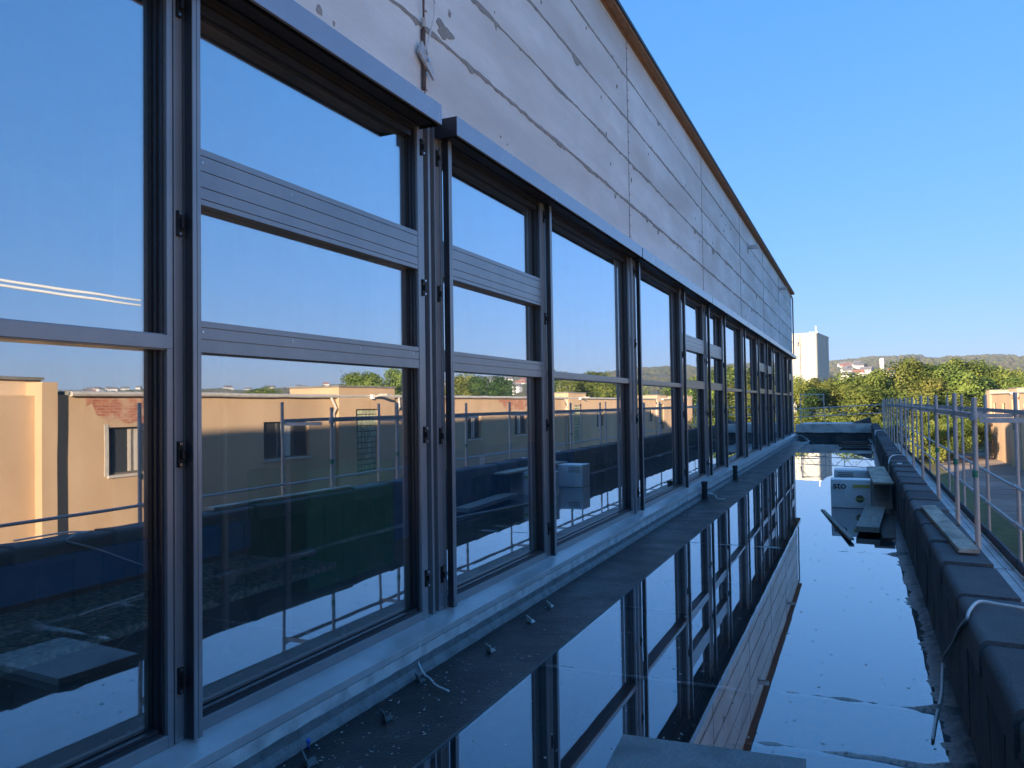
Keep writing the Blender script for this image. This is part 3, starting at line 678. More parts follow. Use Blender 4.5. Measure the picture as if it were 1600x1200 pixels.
# ------------------------------------------------------------------ parapet with felt sheets
par = empty('parapet', 'black felt-covered parapet wall between the flooded roof and the scaffold', 'parapet', (.65, 10, 0))
sub(MB().box(XP+.03, .80, -4, 43, -1.2, PZ-.03), 'core', 'gasket', par)
sub(MB().box(.801, .83, -4, 43, -4.05, PZ-.06), 'outer_face', 'stucco', par)
y = -3.2; q = random.Random(4)
while y < 42.6:                                   # cap sheets, lapped, rounded inner edge
    l = q.uniform(.84, 1.0); d = q.uniform(-.003, .006)
    prof = []
    for k in range(7):
        a = math.pi - k*(math.pi/2)/6; rad = .042
        prof.append((XP+rad-.002-d+rad*math.cos(a), PZ-rad+d+rad*math.sin(a)))
    prof = [(XP-.004-d, .50)] + prof + [(.835, PZ+d-.008), (.835, PZ-.05), (XP+.06, PZ-.05), (XP+.02, .50)]
    s = MB(); n = len(prof); steps = 6
    for i in range(steps+1):
        yy = y+l*i/steps
        for (a, b) in prof:
            wv = .0035*noise.noise(Vector((a*6, yy*3.1, b*5))); lap = (.016 if i == 0 else .006 if i == 1 else 0)
            s.v.append((a-wv-lap*.5, yy, b+wv+lap))
    for i in range(steps):
        for j in range(n): k = (j+1) % n; s.f.append((i*n+j, i*n+k, (i+1)*n+k, (i+1)*n+j))
    s.f.append(tuple(range(n))[::-1]); s.f.append(tuple(steps*n+j for j in range(n)))
    sub(s, 'cap_sheet', 'felt_cap', par); y += l+.030
y = -3.2
while y < 42.6:                                   # face strips
    l = q.uniform(.26, .42) if y < 22 else .8; d = q.uniform(0, .007)
    s = MB(); kz = 6; ky = 3
    for i in range(ky+1):
        for j in range(kz+1):
            z = -.02+(.56)*j/kz; yy = y+(l-.014)*i/ky
            s.v.append((XP-d+.010*noise.noise(Vector((yy*5, z*4, 3)))-(.012 if j == 0 else 0), yy, z))
    for i in range(ky):
        for j in range(kz): a = i*(kz+1)+j; s.f.append((a, a+kz+1, a+kz+2, a+1))
    n = len(s.v)
    for v in list(s.v): s.v.append((v[0]+.02, v[1], v[2]))
    for i in range(ky):
        for jj in (0, kz): a = i*(kz+1)+jj; s.f.append((a, a+kz+1, a+kz+1+n, a+n))
    for j in range(kz):
        for ii in (0, ky): a = ii*(kz+1)+j; s.f.append((a, a+1, a+1+n, a+n))
    sub(s, 'face_sheet', 'felt', par, smooth=False); y += l
cable('cable', [(.315, 4.76, .012), (.36, 5.10, .014), (.42, 5.50, .016), (.465, 5.95, .03), (.478, 5.95, .12), (.488, 5.50, .33), (.490, 5.06, .55), (.492, 4.78, .665), (.52, 4.85, .705), (.589, 5.05, .708), (.68, 5.045, .703), (.80, 5.0, .700), (.95, 4.95, .68), (1.3, 4.8, .62)],
      .0085, 'cable', 'pale grey cable looped over the black parapet nearest the camera')
cable('cable', [(.47, 16.3, .02), (.485, 16.5, .3), (.488, 16.5, .5), (.49, 16.5, .66), (.54, 17.1, .71), (.64, 17.9, .70), (.82, 17.8, .70), (.90, 17.0, .66)], .012, 'cable', 'thin pale cable looped over the parapet behind the stacked packs')
cable('cable', [(.46, 30.3, .02), (.485, 30.5, .3), (.49, 30.6, .66), (.56, 32, .71), (.80, 32.2, .70), (.88, 31.5, .64)], .014, 'cable', 'farthest pale cable looped over the parapet near the roof end')
def board(name, pts, z0, t, m, label, cat='plank', z1=None):
    """board given by its four plan corners (far-left, far-right, near-right, near-left)"""
    s = MB(); zt = [z0+t]*4 if z1 is None else [z1+t, z1+t, z0+t, z0+t]
    for dz in (0, 1):
        for p, z in zip(pts, zt): s.v.append((p[0], p[1], z-(t if dz == 0 else 0)))
    s.f = [(0, 1, 2, 3), (4, 5, 6, 7), (0, 1, 5, 4), (1, 2, 6, 5), (2, 3, 7, 6), (3, 0, 4, 7)]
    return tag(s.build(name, m, bevel=.004), label, cat)
board('parapet_plank', [(.568, 9.23), (.712, 9.33), (.791, 6.68), (.651, 6.68)], .693, .034, 'plank', 'rough pale wooden plank lying along the top of the parapet')
tag(MB().box(.60, .68, 15.6, 15.75, .685, .70).build('paper_scrap', 'white_sheet'), 'small white scrap lying on the parapet top beyond the plank', 'scrap')

# ------------------------------------------------------------------ insulation packs
def text(s, size, loc, rot, m, parent, name='lettering'):
    cu = bpy.data.curves.new(name, 'FONT'); cu.body = s; cu.size = size; cu.extrude = .0008; cu.offset = .012*size; cu.materials.append(MT[m])
    t_ = bpy.data.objects.new(name, cu); COL.objects.link(t_)
    me = bpy.data.meshes.new_from_object(t_.evaluated_get(bpy.context.evaluated_depsgraph_get())); bpy.data.objects.remove(t_)
    o = bpy.data.objects.new(name, me); COL.objects.link(o); o.parent = parent; o.location = loc; o.rotation_euler = rot; return o
pk = empty('insulation_pack', 'white foil-wrapped pack with black lettering standing in the water', 'pack', (-.17, 14.48, 0), 'insulation packs')
def pack_body(w, d, h, m, parent, bulge=.006):
    s = MB(); N_ = 6
    bmx = bmesh.new(); bmesh.ops.create_cube(bmx, size=1); bmesh.ops.subdivide_edges(bmx, edges=bmx.edges, cuts=5, use_grid_fill=True)
    for v in bmx.verts:
        x, y_, z = v.co
        n_ = noise.noise(Vector((x*3+w, y_*3, z*3)))*bulge*2
        v.co = Vector((x*w*(1+n_), y_*d*(1+n_), (z+.5)*h))
        v.co.y += n_ if abs(y_) > .49 else 0
    me = bpy.data.meshes.new('wrap'); bmx.to_mesh(me); bmx.free(); me.materials.append(MT[m])
    o = bpy.data.objects.new('wrap', me); COL.objects.link(o); o.parent = parent
    b = o.modifiers.new('bevel', 'BEVEL'); b.width = .012; b.segments = 2; b.limit_method = 'ANGLE'
    return o
pack_body(.64, .36, .49, 'white_sheet', pk).location = (0, .18, 0)
FR = (R(90), 0, 0)
text('sto', .165, (-.28, -.014, .335), FR, 'print_black', pk)
o = MB().box(0, .27, -.0012, .0012, 0, .055).build('yellow_stripe', 'print_yellow', pk); o.location = (.03, -.011, .355)
m = MB(); k = 28
m.tube([(0, 0, 0), (0, -.0015, 0)], .065, k); o = m.build('round_badge', 'print_olive', pk); o.location = (.14, -.011, .165)
o = MB().box(-.085, .085, -.002, .0, -.008, .008).build('badge_bar', 'print_yellow', pk); o.location = (.14, -.013, .165)
pk2 = empty('insulation_pack', 'beige wrapped pack with dense text lines, wedged against the parapet under the short board', 'pack', (.31, 14.5, 0), 'insulation packs')
pack_body(.32, .9, .49, 'foam_side', pk2).location = (0, .45, 0)
q = random.Random(12)
for i in range(11):
    z = .455-i*.032; s = MB(); x = -.125
    while x < .105:
        l = q.uniform(.012, .045); s.box(x, min(.11, x+l), -.002, 0, 0, .011); x += l+.008
    o = s.build('text_line', 'print_grey', pk2); o.location = (0, -.011, z)
pk3 = empty('insulation_pack', 'grey-white pack standing behind the lettered pack, only its upper part showing', 'pack', (-.16, 16.35, 0), 'insulation packs')
pack_body(.65, .5, .50, 'white_sheet', pk3).location = (0, .25, 0)
for i in range(4):
    o = MB().box(-.26, .02, -.002, 0, 0, .014).build('text_line', 'print_grey', pk3); o.location = (0, -.012, .44-i*.035)
board('packing_board', [(.10, 16.95), (.42, 17.0), (.47, 13.75), (.17, 13.75)], .497, .035, 'plank', 'short pale board laid across the tops of the insulation packs')
board('wet_plank', [(.048, 13.95), (.349, 13.88), (.207, 11.62), (-.088, 11.64)], .045, .075, 'plank_grey', 'thick grey plank lying half out of the water in front of the packs')
board('under_board', [(.12, 13.8), (.47, 13.8), (.40, 11.4), (.25, 11.4)], -.01, .03, 'old_wood', 'dark wet board lying between the grey plank and the parapet')
b = tag(MB().box(-.03, .03, -1.56, 1.56, -.012, .02).build('batten', 'plank_grey', bevel=.003), 'thin slanting batten sticking out of the water left of the grey plank', 'batten')
b.location = (-.375, 12.55, .015); b.rotation_euler = (R(-.8), 0, math.atan2(-(.475), 3.06)*-1 + 0)
# end of the roof
ek = empty('end_kerb', 'pale bare concrete kerb closing the far end of the flooded roof', 'kerb', (-1.2, 41, 0))
sub(MB().box(-2.95, .52, 41.0, 41.3, .25, .70), 'kerb_block', 'light_beam', ek, bevel=.01)
sub(MB().box(-2.95, .52, 41.03, 41.28, -.1, .245), 'kerb_foot', 'felt', ek)
s = ribbon_h(0, 3.4, .27, .05, .09, x=0, step=.05, seed=33); s2 = MB()
s2.v = [(-2.93+v[1], 40.99-v[0]*.2, v[2]) for v in s.v]; s2.f = s.f; sub(s2, 'torn_felt_edge', 'band', ek)
board('loose_sheet', [(-2.6, 42.6), (.45, 42.6), (.5, 41.1), (-2.7, 41.1)], .71, .02, 'galv_deck', 'thin grey sheet lying on the far end kerb', 'sheet', z1=.74)
m = MB(); m.v = [(-.35, 41.4, .74), (.49, 41.4, 1.04), (.53, 41.4, .74), (-.35, 42.1, .74), (.49, 42.1, 1.05), (.53, 42.1, .74)]; m.f = [(0, 1, 2), (3, 5, 4), (0, 1, 4, 3), (1, 2, 5, 4), (0, 3, 5, 2)]
tag(m.build('tilted_board', 'felt'), 'dark board tilted up at the far right corner of the roof', 'board')
for i, (dx, dy, dz) in enumerate(((0, 0, 0), (.06, 1.4, .02), (-.1, 3.2, 0))):
    o = MB().box(-.65, .50, -.10, .10, 0, .06).build('timber_beam', 'old_wood', bevel=.005); o.location = (-.12+dx, 33.0+dy, .02+dz+.02); o.rotation_euler = (0, 0, R(1-2*i))
    tag(o, ['nearest dark timber beam in the water before the end kerb', 'middle dark timber beam in the water before the end kerb', 'farthest dark timber beam in the water before the end kerb'][i], 'beam', 'dark beams by the end kerb')
cable('cable', [(-2.85, 38.5, .12), (-2.6, 38, .28), (-2.3, 37.5, .2), (-2.1, 36.8, .05), (-2.3, 36.0, .02), (-2.7, 35.6, .04)], .018, 'cable', 'pale cable curling at the far left corner of the roof')
for i, (x, y, s) in enumerate(((-2.55, 38.6, .14), (-2.4, 37.8, .11), (-2.2, 38.9, .13))):
    t = MB(); t.tube([(math.cos(a)*s, math.sin(a)*s, .03+.002*a) for a in [k*.35 for k in range(40)]], .02, 6)
    o = t.build('hose_coil', 'black', smooth=True); o.location = (x, y, .0); tag(o, ['coil of black hose nearest the sill at the far end', 'front coil of black hose at the far end of the strip', 'rear coil of black hose by the end kerb'][i], 'hose', 'hose coils')

# ------------------------------------------------------------------ scaffold along the roof
sf = empty('facade_scaffold', 'galvanised tube scaffold with guard rails standing beyond the black parapet', 'scaffold', (1.5, 20, GZ))
XI, XO = 1.10, 1.85
inner = [9.45, 11.25, 13.8, 17.0, 20.0, 22.6, 25.2, 27.8, 30.4, 33.0, 35.6, 38.2, 40.8, 43.4]
outer = [1.5, 4.1, 6.7, 9.25, 11.8, 14.4, 17.6, 20.4, 23.0, 25.6, 28.2, 30.8, 33.4, 36.0, 38.6, 41.2, 43.8]
q = random.Random(2)
for lst, X, r in ((inner, XI, .0265), (outer, XO, .0245)):
    for y in lst:
        tx, ty = q.uniform(-.012, .012), q.uniform(-.02, .02)
        p = sub(MB().tube([(X, y, GZ+.05), (X+tx, y+ty, 1.90+q.uniform(-.04, .06))], r, 12, True), 'post', 'galv', sf, smooth=False)
        sub(MB().tube([(X, y, 1.62), (X, y, 1.70)], r+.014, 12), 'collar', 'galv', sf)
        if q.random() < .55: sub(MB().tube([(X, y, 1.02), (X, y, 1.09)], r+.003, 12), 'marker', 'green_mark', sf)
for lst, X in ((inner, XI), (outer, XO)):
    for a, b in zip(lst, lst[1:]):
        if a > 8: sub(MB().box(X-.012, X+.012, a+.03, b-.03, 1.645, 1.70), 'ledger', 'galv', sf)
        if X == XO:
            for z, xr in ((.705, XO-.045), (.225, XO-.045)):
                sub(MB().tube([(xr, a-.04, z), (xr, b+.04, z+q.uniform(-.01, .01))], .019, 10), 'guard_rail', 'galv', sf)
                sub(MB().box(xr-.02, XO+.03, a-.025, a+.025, z-.025, z+.025), 'coupler', 'galv', sf)
            sub(MB().box(XO-.045, XO-.015, a+.02, b-.02, -.37, -.235), 'toe_board', 'toe', sf)
for i in range(0, len(outer)-1):
    y = outer[i]
    if y > 8: sub(MB().box(XI+.03, XO-.03, y-.012, y+.012, 1.60, 1.65), 'transom', 'galv', sf);
    sub(MB().box(XI+.03, XO-.03, y-.02, y+.02, -.47, -.41), 'transom', 'galv', sf)
for a, b in zip(outer, outer[1:]):
    for k in range(2):
        x0 = .87+k*.46; s = MB().box(x0, x0+.45, a+.01, b-.02, -.40, -.372)
        for g in range(3): s.box(x0+.06+g*.14, x0+.09+g*.14, a+.03, b-.04, -.3715, -.360)
        s.box(x0, x0+.02, a+.01, b-.02, -.3715, -.345); s.box(x0+.43, x0+.45, a+.01, b-.02, -.3715, -.345)
        sub(s, 'deck_plank', 'galv_deck', sf)
sub(MB().box(XO-.07, XO-.066, 15.75, 15.98, .44, .70), 'tag_sheet', 'white_sheet', sf)
sub(MB().tube([(XI, 6.2, -.2), (1.85, 6.25, -.2)], .014, 8), 'tie_bar', 'galv', sf)
# end truss and frame
tr = empty('lattice_girder', 'galvanised lattice girder spanning the far end of the roof', 'girder', (-1, 43.5, 1.0))
A = lambda x: 1.453+(x+3.1)*.0435; Bz = lambda x: 1.01+(x+3.1)*.048
sub(MB().tube([(-3.3, 43.5, A(-3.3)), (1.15, 43.5, A(1.15))], .024, 8), 'top_chord', 'galv', tr); sub(MB().tube([(-3.3, 43.5, Bz(-3.3)), (1.15, 43.5, Bz(1.15))], .024, 8), 'bottom_chord', 'galv', tr)
x = -2.6; i = 0
while x < 1.0:
    sub(MB().tube([(x, 43.5, A(x) if i % 2 else Bz(x)), (x+.42, 43.5, Bz(x+.42) if i % 2 else A(x+.42))], .015, 6), 'diagonal', 'galv', tr)
    if i % 4 == 3: sub(MB().tube([(x+.44, 43.5, A(x)), (x+.44, 43.5, Bz(x))], .018, 6), 'strut', 'galv', tr)
    x += .46; i += 1
pf = empty('scaffold_frame', 'small galvanised portal frame rising above the girder at the building corner', 'scaffold frame', (-2.3, 44.2, 1.0))
for x in (-2.9, -1.72): sub(MB().tube([(x, 44.2, GZ), (x, 44.2, 2.26)], .024, 8), 'post', 'galv', pf)
sub(MB().tube([(-2.9, 44.2, 2.22), (-1.72, 44.2, 2.20)], .024, 8), 'beam', 'galv', pf)
sub(MB().tube([(-2.9, 44.2, 1.22), (-1.72, 44.2, 1.20)], .02, 8), 'beam', 'galv', pf)
sub(MB().tube([(-2.88, 44.2, 1.9), (-2.55, 44.2, 2.2)], .016, 6), 'brace', 'galv', pf); sub(MB().tube([(-1.74, 44.2, 1.85), (-2.1, 44.2, 2.19)], .016, 6), 'brace', 'galv', pf)
sub(MB().tube([(-2.88, 44.2, 1.22), (-2.6, 44.2, 1.48)], .016, 6), 'brace', 'galv', pf)

# ------------------------------------------------------------------ building across the yard
XOP = 11.9
opp = empty('opposite_building', 'long flat-roofed tan rendered building across the yard, half in shadow', 'building', (XOP, 50, GZ))
def osub(mbx, name, m, parent=None, **k):
    o = mbx.build(name, m, None, **k); o.parent = parent or opp
    if parent is None: o.matrix_parent_inverse = Matrix.Translation(-opp.location)
    return o
OZ1 = 2.28
Yf, Ye = 12.98, 91
wins = [(14.1, 15.75), (19.9, 22.24), (30.0, 31.6), (34.5, 36.05), (40.3, 42.0), (45.2, 46.8), (55.4, 57.0), (61, 62.6), (67, 68.6), (71, 72.5), (81, 82.4), (86, 87.4)]
blocks = [(24.85, 26.45), (50.0, 51.6), (75.2, 76.8)]
piers = [(23.78, 27.58), (48.9, 52.7), (74.1, 77.9), (88.6, 91)]
ops = [(a, b, .17, 1.43) for a, b in wins]+[(a, b, -.84, 1.80) for a, b in blocks]
def wall_open(y0, y1, z0, z1, x, openings, depth):
    yy = sorted({y0, y1, *[o[0] for o in openings], *[o[1] for o in openings]}); zz = sorted({z0, z1, *[o[2] for o in openings], *[o[3] for o in openings]})
    m = MB()
    for a, b in zip(yy, yy[1:]):
        for c, d in zip(zz, zz[1:]):
            if any(o[0] <= a and b <= o[1] and o[2] <= c and d <= o[3] for o in openings): continue
            m.quad((x, a, c), (x, b, c), (x, b, d), (x, a, d))
    for (a, b, c, d) in openings:
        m.quad((x, a, c), (x+depth, a, c), (x+depth, a, d), (x, a, d)); m.quad((x, b, c), (x+depth, b, c), (x+depth, b, d), (x, b, d))
        m.quad((x, a, c), (x, b, c), (x+depth, b, c), (x+depth, a, c)); m.quad((x, a, d), (x, b, d), (x+depth, b, d), (x+depth, a, d))
    return m
zparts = [o for o in ops if not any(p[0] <= o[0] <= p[1] for p in piers)]
osub(wall_open(Yf, Ye, GZ-.1, OZ1, XOP, [o for o in ops], .22), 'front_wall', 'stucco')
osub(MB().box(XOP+.21, XOP+.25, Yf+.1, Ye-.1, GZ, OZ1-.05), 'dark_interior', 'dark_room')
osub(MB().box(XOP+.26, XOP+12, 0, Ye, GZ, OZ1-.01), 'main_block', 'stucco')
osub(MB().box(XOP-.06, XOP+12.1, Yf, Ye+.05, OZ1+.0, OZ1+.10), 'roof', 'opp_roof')
osub(MB().tube([(XOP-.09, Yf, OZ1+.03), (XOP-.09, Ye, OZ1+.03)], .07, 8), 'gutter', 'gutter')
for (a, b) in piers:                              # raised piers with the glass-block lights
    bl = [o for o in ops if a <= o[0] <= b]
    pr = osub(wall_open(a, b, OZ1-.3 if bl else GZ, 2.66, XOP-.14, [], .3) if not bl else wall_open(a, b, GZ-.1, 2.66, XOP-.14, bl, .15), 'pier', 'stucco_pale' if False else 'stucco')
    m = MB(); x0, x1 = XOP-.139, XOP+2.2
    m.quad((x0, a, GZ), (x1, a, GZ), (x1, a, 2.66), (x0, a, 2.66)); m.quad((x0, b, GZ), (x1, b, GZ), (x1, b, 2.66), (x0, b, 2.66)); m.quad((x1, a, OZ1), (x1, b, OZ1), (x1, b, 2.66), (x1, a, 2.66))
    osub(m, 'pier_side', 'stucco')
    osub(MB().box(XOP-.18, XOP+2.25, a-.05, b+.05, 2.662, 2.73), 'pier_cap', 'opp_roof')
for (a, b, c, d) in ops[len(wins):]:
    nc = 7; nr = 12; cw = (b-a)/nc; ch = (d-c)/nr
    p = osub(MB().box(XOP+.02, XOP+.06, a, b, c, d), 'glass_block_light', 'block_joint')
    base = osub(MB().box(XOP-.02, XOP+.019, a+.02, a+cw-.02, c+.02, c+ch-.02), 'glass_block', 'glassblock', p)
    for i in range(nc):
        for j in range(nr if a < 60 else 0):
            if i or j:
                o = bpy.data.objects.new('glass_block', base.data); COL.objects.link(o); o.parent = p; o.matrix_parent_inverse = base.matrix_parent_inverse.copy(); o.location = (0, i*cw, j*ch)
for k, (a, b) in enumerate(wins):                 # windows: frame, sashes, curtain
    m = MB(); c, d = .17, 1.43; x = XOP+.12
    m.box(x, x+.05, a, a+.05, c, d); m.box(x, x+.05, b-.05, b, c, d); m.box(x, x+.05, a+.05, b-.05, c, c+.05); m.box(x, x+.05, a+.05, b-.05, d-.05, d)
    nmul = 2 if b-a > 2 else 1
    for j in range(nmul): y = a+(b-a)*(j+1)/(nmul+1); m.box(x, x+.05, y-.04, y+.04, c+.05, d-.05)
    w = osub(m, 'window', 'frame_dark')
    osub(MB().box(x+.02, x+.03, a+.05, b-.05, c+.05, d-.05), 'pane', 'dark_room' if k % 2 else 'dark_room', w)
    osub(MB().box(x+.005, x+.018, a+(b-a)*.42, a+(b-a)*.62, c+.06, d-.06), 'curtain', 'curtain', w)
    osub(MB().box(XOP-.05, XOP+.12, a-.05, b+.05, c-.07, c-.003), 'sill', 'gutter', w)
    if k == 0: osub(MB().box(XOP-.02, XOP-.001, a-.14, a-.02, c-.02, d+.08), 'frame_surround', 'gutter', w)
# exposed brick patches with ragged outline
def patch(y0, y1, z0, z1, seed):
    s = MB(); n = 18; q = random.Random(seed)
    top = [(y0+(y1-y0)*i/n, z1) for i in range(n+1)]; bot = [(y0+(y1-y0)*i/n, z0+(z1-z0)*.5*abs(noise.noise(Vector((i*.45, seed, 0))))*1.4+ (z1-z0)*.7*max(0, 1-i/3)) for i in range(n+1)]
    for (a, b) in top+bot: s.v.append((XOP-.004, a, b))
    for (a, b) in top+bot: s.v.append((XOP+.02, a, b))
    for i in range(n): s.f.append((i, i+1, n+2+i, n+1+i))
    return s
for (a, b, c, d, sd) in ((13.45, 16.2, 1.5, 2.2, 1), (38.2, 45.0, 1.55, 2.2, 5), (31.5, 33.2, 1.85, 2.2, 8)): osub(patch(a, b, c, d, sd), 'brick_patch', 'brick')
for (a, sgn) in ((23.5, -1), (27.8, 1), (48.6, -1), (73.8, -1)):      # downpipes
    osub(MB().tube([(XOP-.10, a+.15*sgn, OZ1), (XOP-.22, a, 1.85), (XOP-.09, a, 1.65), (XOP-.09, a, GZ)], .05, 8), 'downpipe', 'gutter')
for (y) in (25.9, 51.2, 76.2):                      # lamps on the piers
    m = MB().box(XOP-.26, XOP-.141, y-.10, y+.05, 2.20, 2.38); l = osub(m, 'wall_lamp', 'white_paint')
    osub(MB().tube([(XOP-.26, y, 2.29), (XOP-.45, y+.25, 2.38)], [.04, .05], 8).box(XOP-.80, XOP-.42, y+.15, y+.42, 2.34, 2.41), 'lamp_head', 'gutter', l)
# dark strip and recessed left block
osub(MB().box(XOP+.001, XOP+.6, 12.70, 12.975, GZ, OZ1), 'dark_strip', 'dark_room')
lb = osub(MB().box(12.5, 20, -30, 12.69, GZ, 2.66), 'side_block', 'stucco_pale'); osub(MB().box(XOP, 12.5, 12.3, 12.699, GZ, 2.60), 'side_return', 'stucco')
osub(MB().box(12.4, 20.1, -30.1, 12.699, 2.665, 2.74), 'side_roof', 'opp_roof')
# ivy tuft at the gutter
# ------------------------------------------------------------------ far white tower and its lower neighbour
tw = empty('white_silo_tower', 'tall white silo tower in the distance just right of the building corner', 'tower', (-15.5, 300, GZ))
def ocol(mbx, name, m, root, **k): return sub(mbx, name, m, root, **k)
def rrect(x0, x1, y0, y1, r, n=6):
    pts = []
    for cx, cy, a0 in ((x1-r, y1-r, 0), (x0+r, y1-r, 90), (x0+r, y0+r, 180), (x1-r, y0+r, 270)):
        for i in range(n+1): a = R(a0+90*i/n); pts.append((cx+r*math.cos(a), cy+r*math.sin(a)))
    return pts
def vprism(pts, z0, z1):
    s = MB(); n = len(pts)
    for z in (z0, z1):
        for (x, y) in pts: s.v.append((x, y, z))
    for i in range(n): s.f.append((i, (i+1) % n, n+(i+1) % n, n+i))
    s.f.append(tuple(range(n))[::-1]); s.f.append(tuple(range(n, 2*n))); return s
RT = Matrix.Translation((-13.4, 300, 0)) @ Matrix.Rotation(R(-7), 4, 'Z')
def rot(s, Mx):
    s.v = [tuple(Mx @ Vector(v)) for v in s.v]; return s
ocol(rot(vprism(rrect(-10.6, 0, 0, 26, 1.0), GZ, 26.2), RT), 'tower_shaft', 'tower', tw)
for k in range(3): ocol(rot(MB().box(-.15, .12, 6+k*6.5, 6.4+k*6.5, GZ, 26.0), RT), 'joint_rib', 'tower', tw)
ocol(rot(vprism(rrect(-10.7, .1, -.1, 26.1, 1.05), 26.2, 26.9), RT), 'parapet_ring', 'tower', tw)
for x in (-10, -8.6, -7.3, -5.6, -3.9, -2.6, -1.2): ocol(rot(MB().box(x, x+.35, -.12, .1, 23.7, 24.2), RT), 'vent', 'tower_metal', tw)
ocol(rot(MB().box(-6.3, -5.9, -.35, -.02, 4, 26.5), RT), 'ladder', 'tower_metal', tw)
for z in (6.5, 10.5, 14.5, 18.5, 22.5): ocol(rot(MB().box(-7.2, -5.2, -.5, -.02, z, z+.25), RT), 'platform', 'tower_metal', tw)
ocol(rot(MB().box(-7.1, -6.6, -.7, -.02, 22.3, 23.8), RT), 'cabinet', 'tower_metal', tw)
ocol(rot(MB().tube([(-1, 4, 26.9), (-1, 4, 29.6)], .25, 8), RT), 'mast', 'white_paint', tw)
for x in (-3, -2, -.5): ocol(rot(MB().box(x, x+.5, 2, 3, 26.9, 27.4), RT), 'roof_unit', 'white_paint', tw)
tag(MB().box(-34, -24.6, 345, 360, GZ, 18.5).build('annex_tower', 'tower'), 'lower pale block beside the foot of the white tower', 'tower')
tag(MB().tube([(17.5, 700, 20), (17.9, 700, 28), (17.9, 700, 35), (17.9, 700, 36.4)], [.8, 1.7, 1.9, 1.6], 16).build('water_tank', 'white_paint', smooth=True), 'small white round tank above the treetops in the distance', 'tank')

# ------------------------------------------------------------------ trees
def crown_mesh(seed, mkey, n=8200, rx=3.4, rz=4.6, leaf=.27):
    q = random.Random(seed); m = MB(); lobes = []
    for i in range(15):
        a = q.uniform(0, 6.28); h = q.uniform(-.75, .85); rr = q.uniform(.35, .8)*math.sqrt(max(.1, 1-h*h))
        lobes.append((Vector((math.cos(a)*rr*rx, math.sin(a)*rr*rx, h*rz*.85)), q.uniform(.26, .5)*rx))
    for i in range(n):
        c, s = lobes[q.randrange(len(lobes))]
        d = Vector((q.gauss(0, 1), q.gauss(0, 1), q.gauss(0, 1))).normalized(); rad = s*(q.random()**.35)
        if q.random() < .06: rad *= 1.35
        p = c + d*rad; p.z *= 1
        nrm = (d + Vector((q.gauss(0, .5), q.gauss(0, .5), q.gauss(.3, .5)))).normalized()
        t = nrm.cross(Vector((q.gauss(0, 1), q.gauss(0, 1), q.gauss(0, 1)))).normalized(); b = nrm.cross(t); w = leaf*q.uniform(.6, 1.3)
        k = len(m.v)
        m.v += [tuple(p-t*w*.5), tuple(p+b*w*.32), tuple(p+t*w*.6), tuple(p-b*w*.32)]; m.f.append((k, k+1, k+2, k+3))
    me = bpy.data.meshes.new('crown'); me.from_pydata(m.v, [], m.f); me.materials.append(MT[mkey]); return me
def trunk_mesh(seed, h=5.6):
    q = random.Random(seed+99); m = MB()
    m.tube([(0, 0, -.3), (q.uniform(-.1, .1), q.uniform(-.1, .1), h*.5), (q.uniform(-.3, .3), q.uniform(-.3, .3), h), (0, 0, h*1.35)], [.24, .18, .12, .03], 8)
    for i in range(6):
        z = h*q.uniform(.45, 1.0); a = q.uniform(0, 6.28); l = q.uniform(1.2, 2.4)
        m.tube([(0, 0, z), (math.cos(a)*l*.5, math.sin(a)*l*.5, z+l*.4), (math.cos(a)*l, math.sin(a)*l, z+l)], [.08, .05, .02], 5)
    me = bpy.data.meshes.new('trunk'); me.from_pydata(m.v, [], m.f); me.materials.append(MT['bark']); return me
crowns = {'green': [crown_mesh(i, 'leaf_green') for i in range(4)], 'yellow': [crown_mesh(10+i, 'leaf_yellow') for i in range(2)], 'dark': [crown_mesh(20+i, 'leaf_dark', rx=2.4, rz=5.2) for i in range(2)]}
trunks = [trunk_mesh(i) for i in range(3)]
def tree(kind, x, y, top, w, label, gz=GZ, name=None, group='trees beyond the end of the roof'):
    """top = height of the tree top above eye level datum z"""
    q = random.Random(int(x*13+y*7)); cm = q.choice(crowns[kind]); H = top-gz
    root = empty(name or {'green': 'broadleaf_tree', 'yellow': 'yellowing_tree', 'dark': 'dark_conifer'}[kind], label, 'tree', (x, y, gz), group)
    sz = H/ (4.6*.85*2+1.9+2.2); 
    t = bpy.data.objects.new('trunk', trunks[q.randrange(3)]); COL.objects.link(t); t.parent = root; t.scale = (sz, sz, sz)
    c = bpy.data.objects.new('crown', cm); COL.objects.link(c); c.parent = root; zs_ = sorted(v.co.z for v in cm.vertices); zt_, zb_ = zs_[int(len(zs_)*.997)], zs_[int(len(zs_)*.01)]
    cs = H*.80/(zt_-zb_); c.scale = (w/3.2, w/3.2, cs); c.location = (0, 0, H-zt_*cs); c.rotation_euler = (0, 0, q.uniform(0, 6.28))
    return root
F_, PS = 1200, YAW
def at(px, d):
    """plan position at depth d (m along the view axis) on the bearing of picture column px"""
    u = (px-800)/F_; return (d*(u*math.cos(PS)-math.sin(PS)), d*(math.cos(PS)+u*math.sin(PS)))
def ztop(y, d): return EYE + (626-y)*d/F_
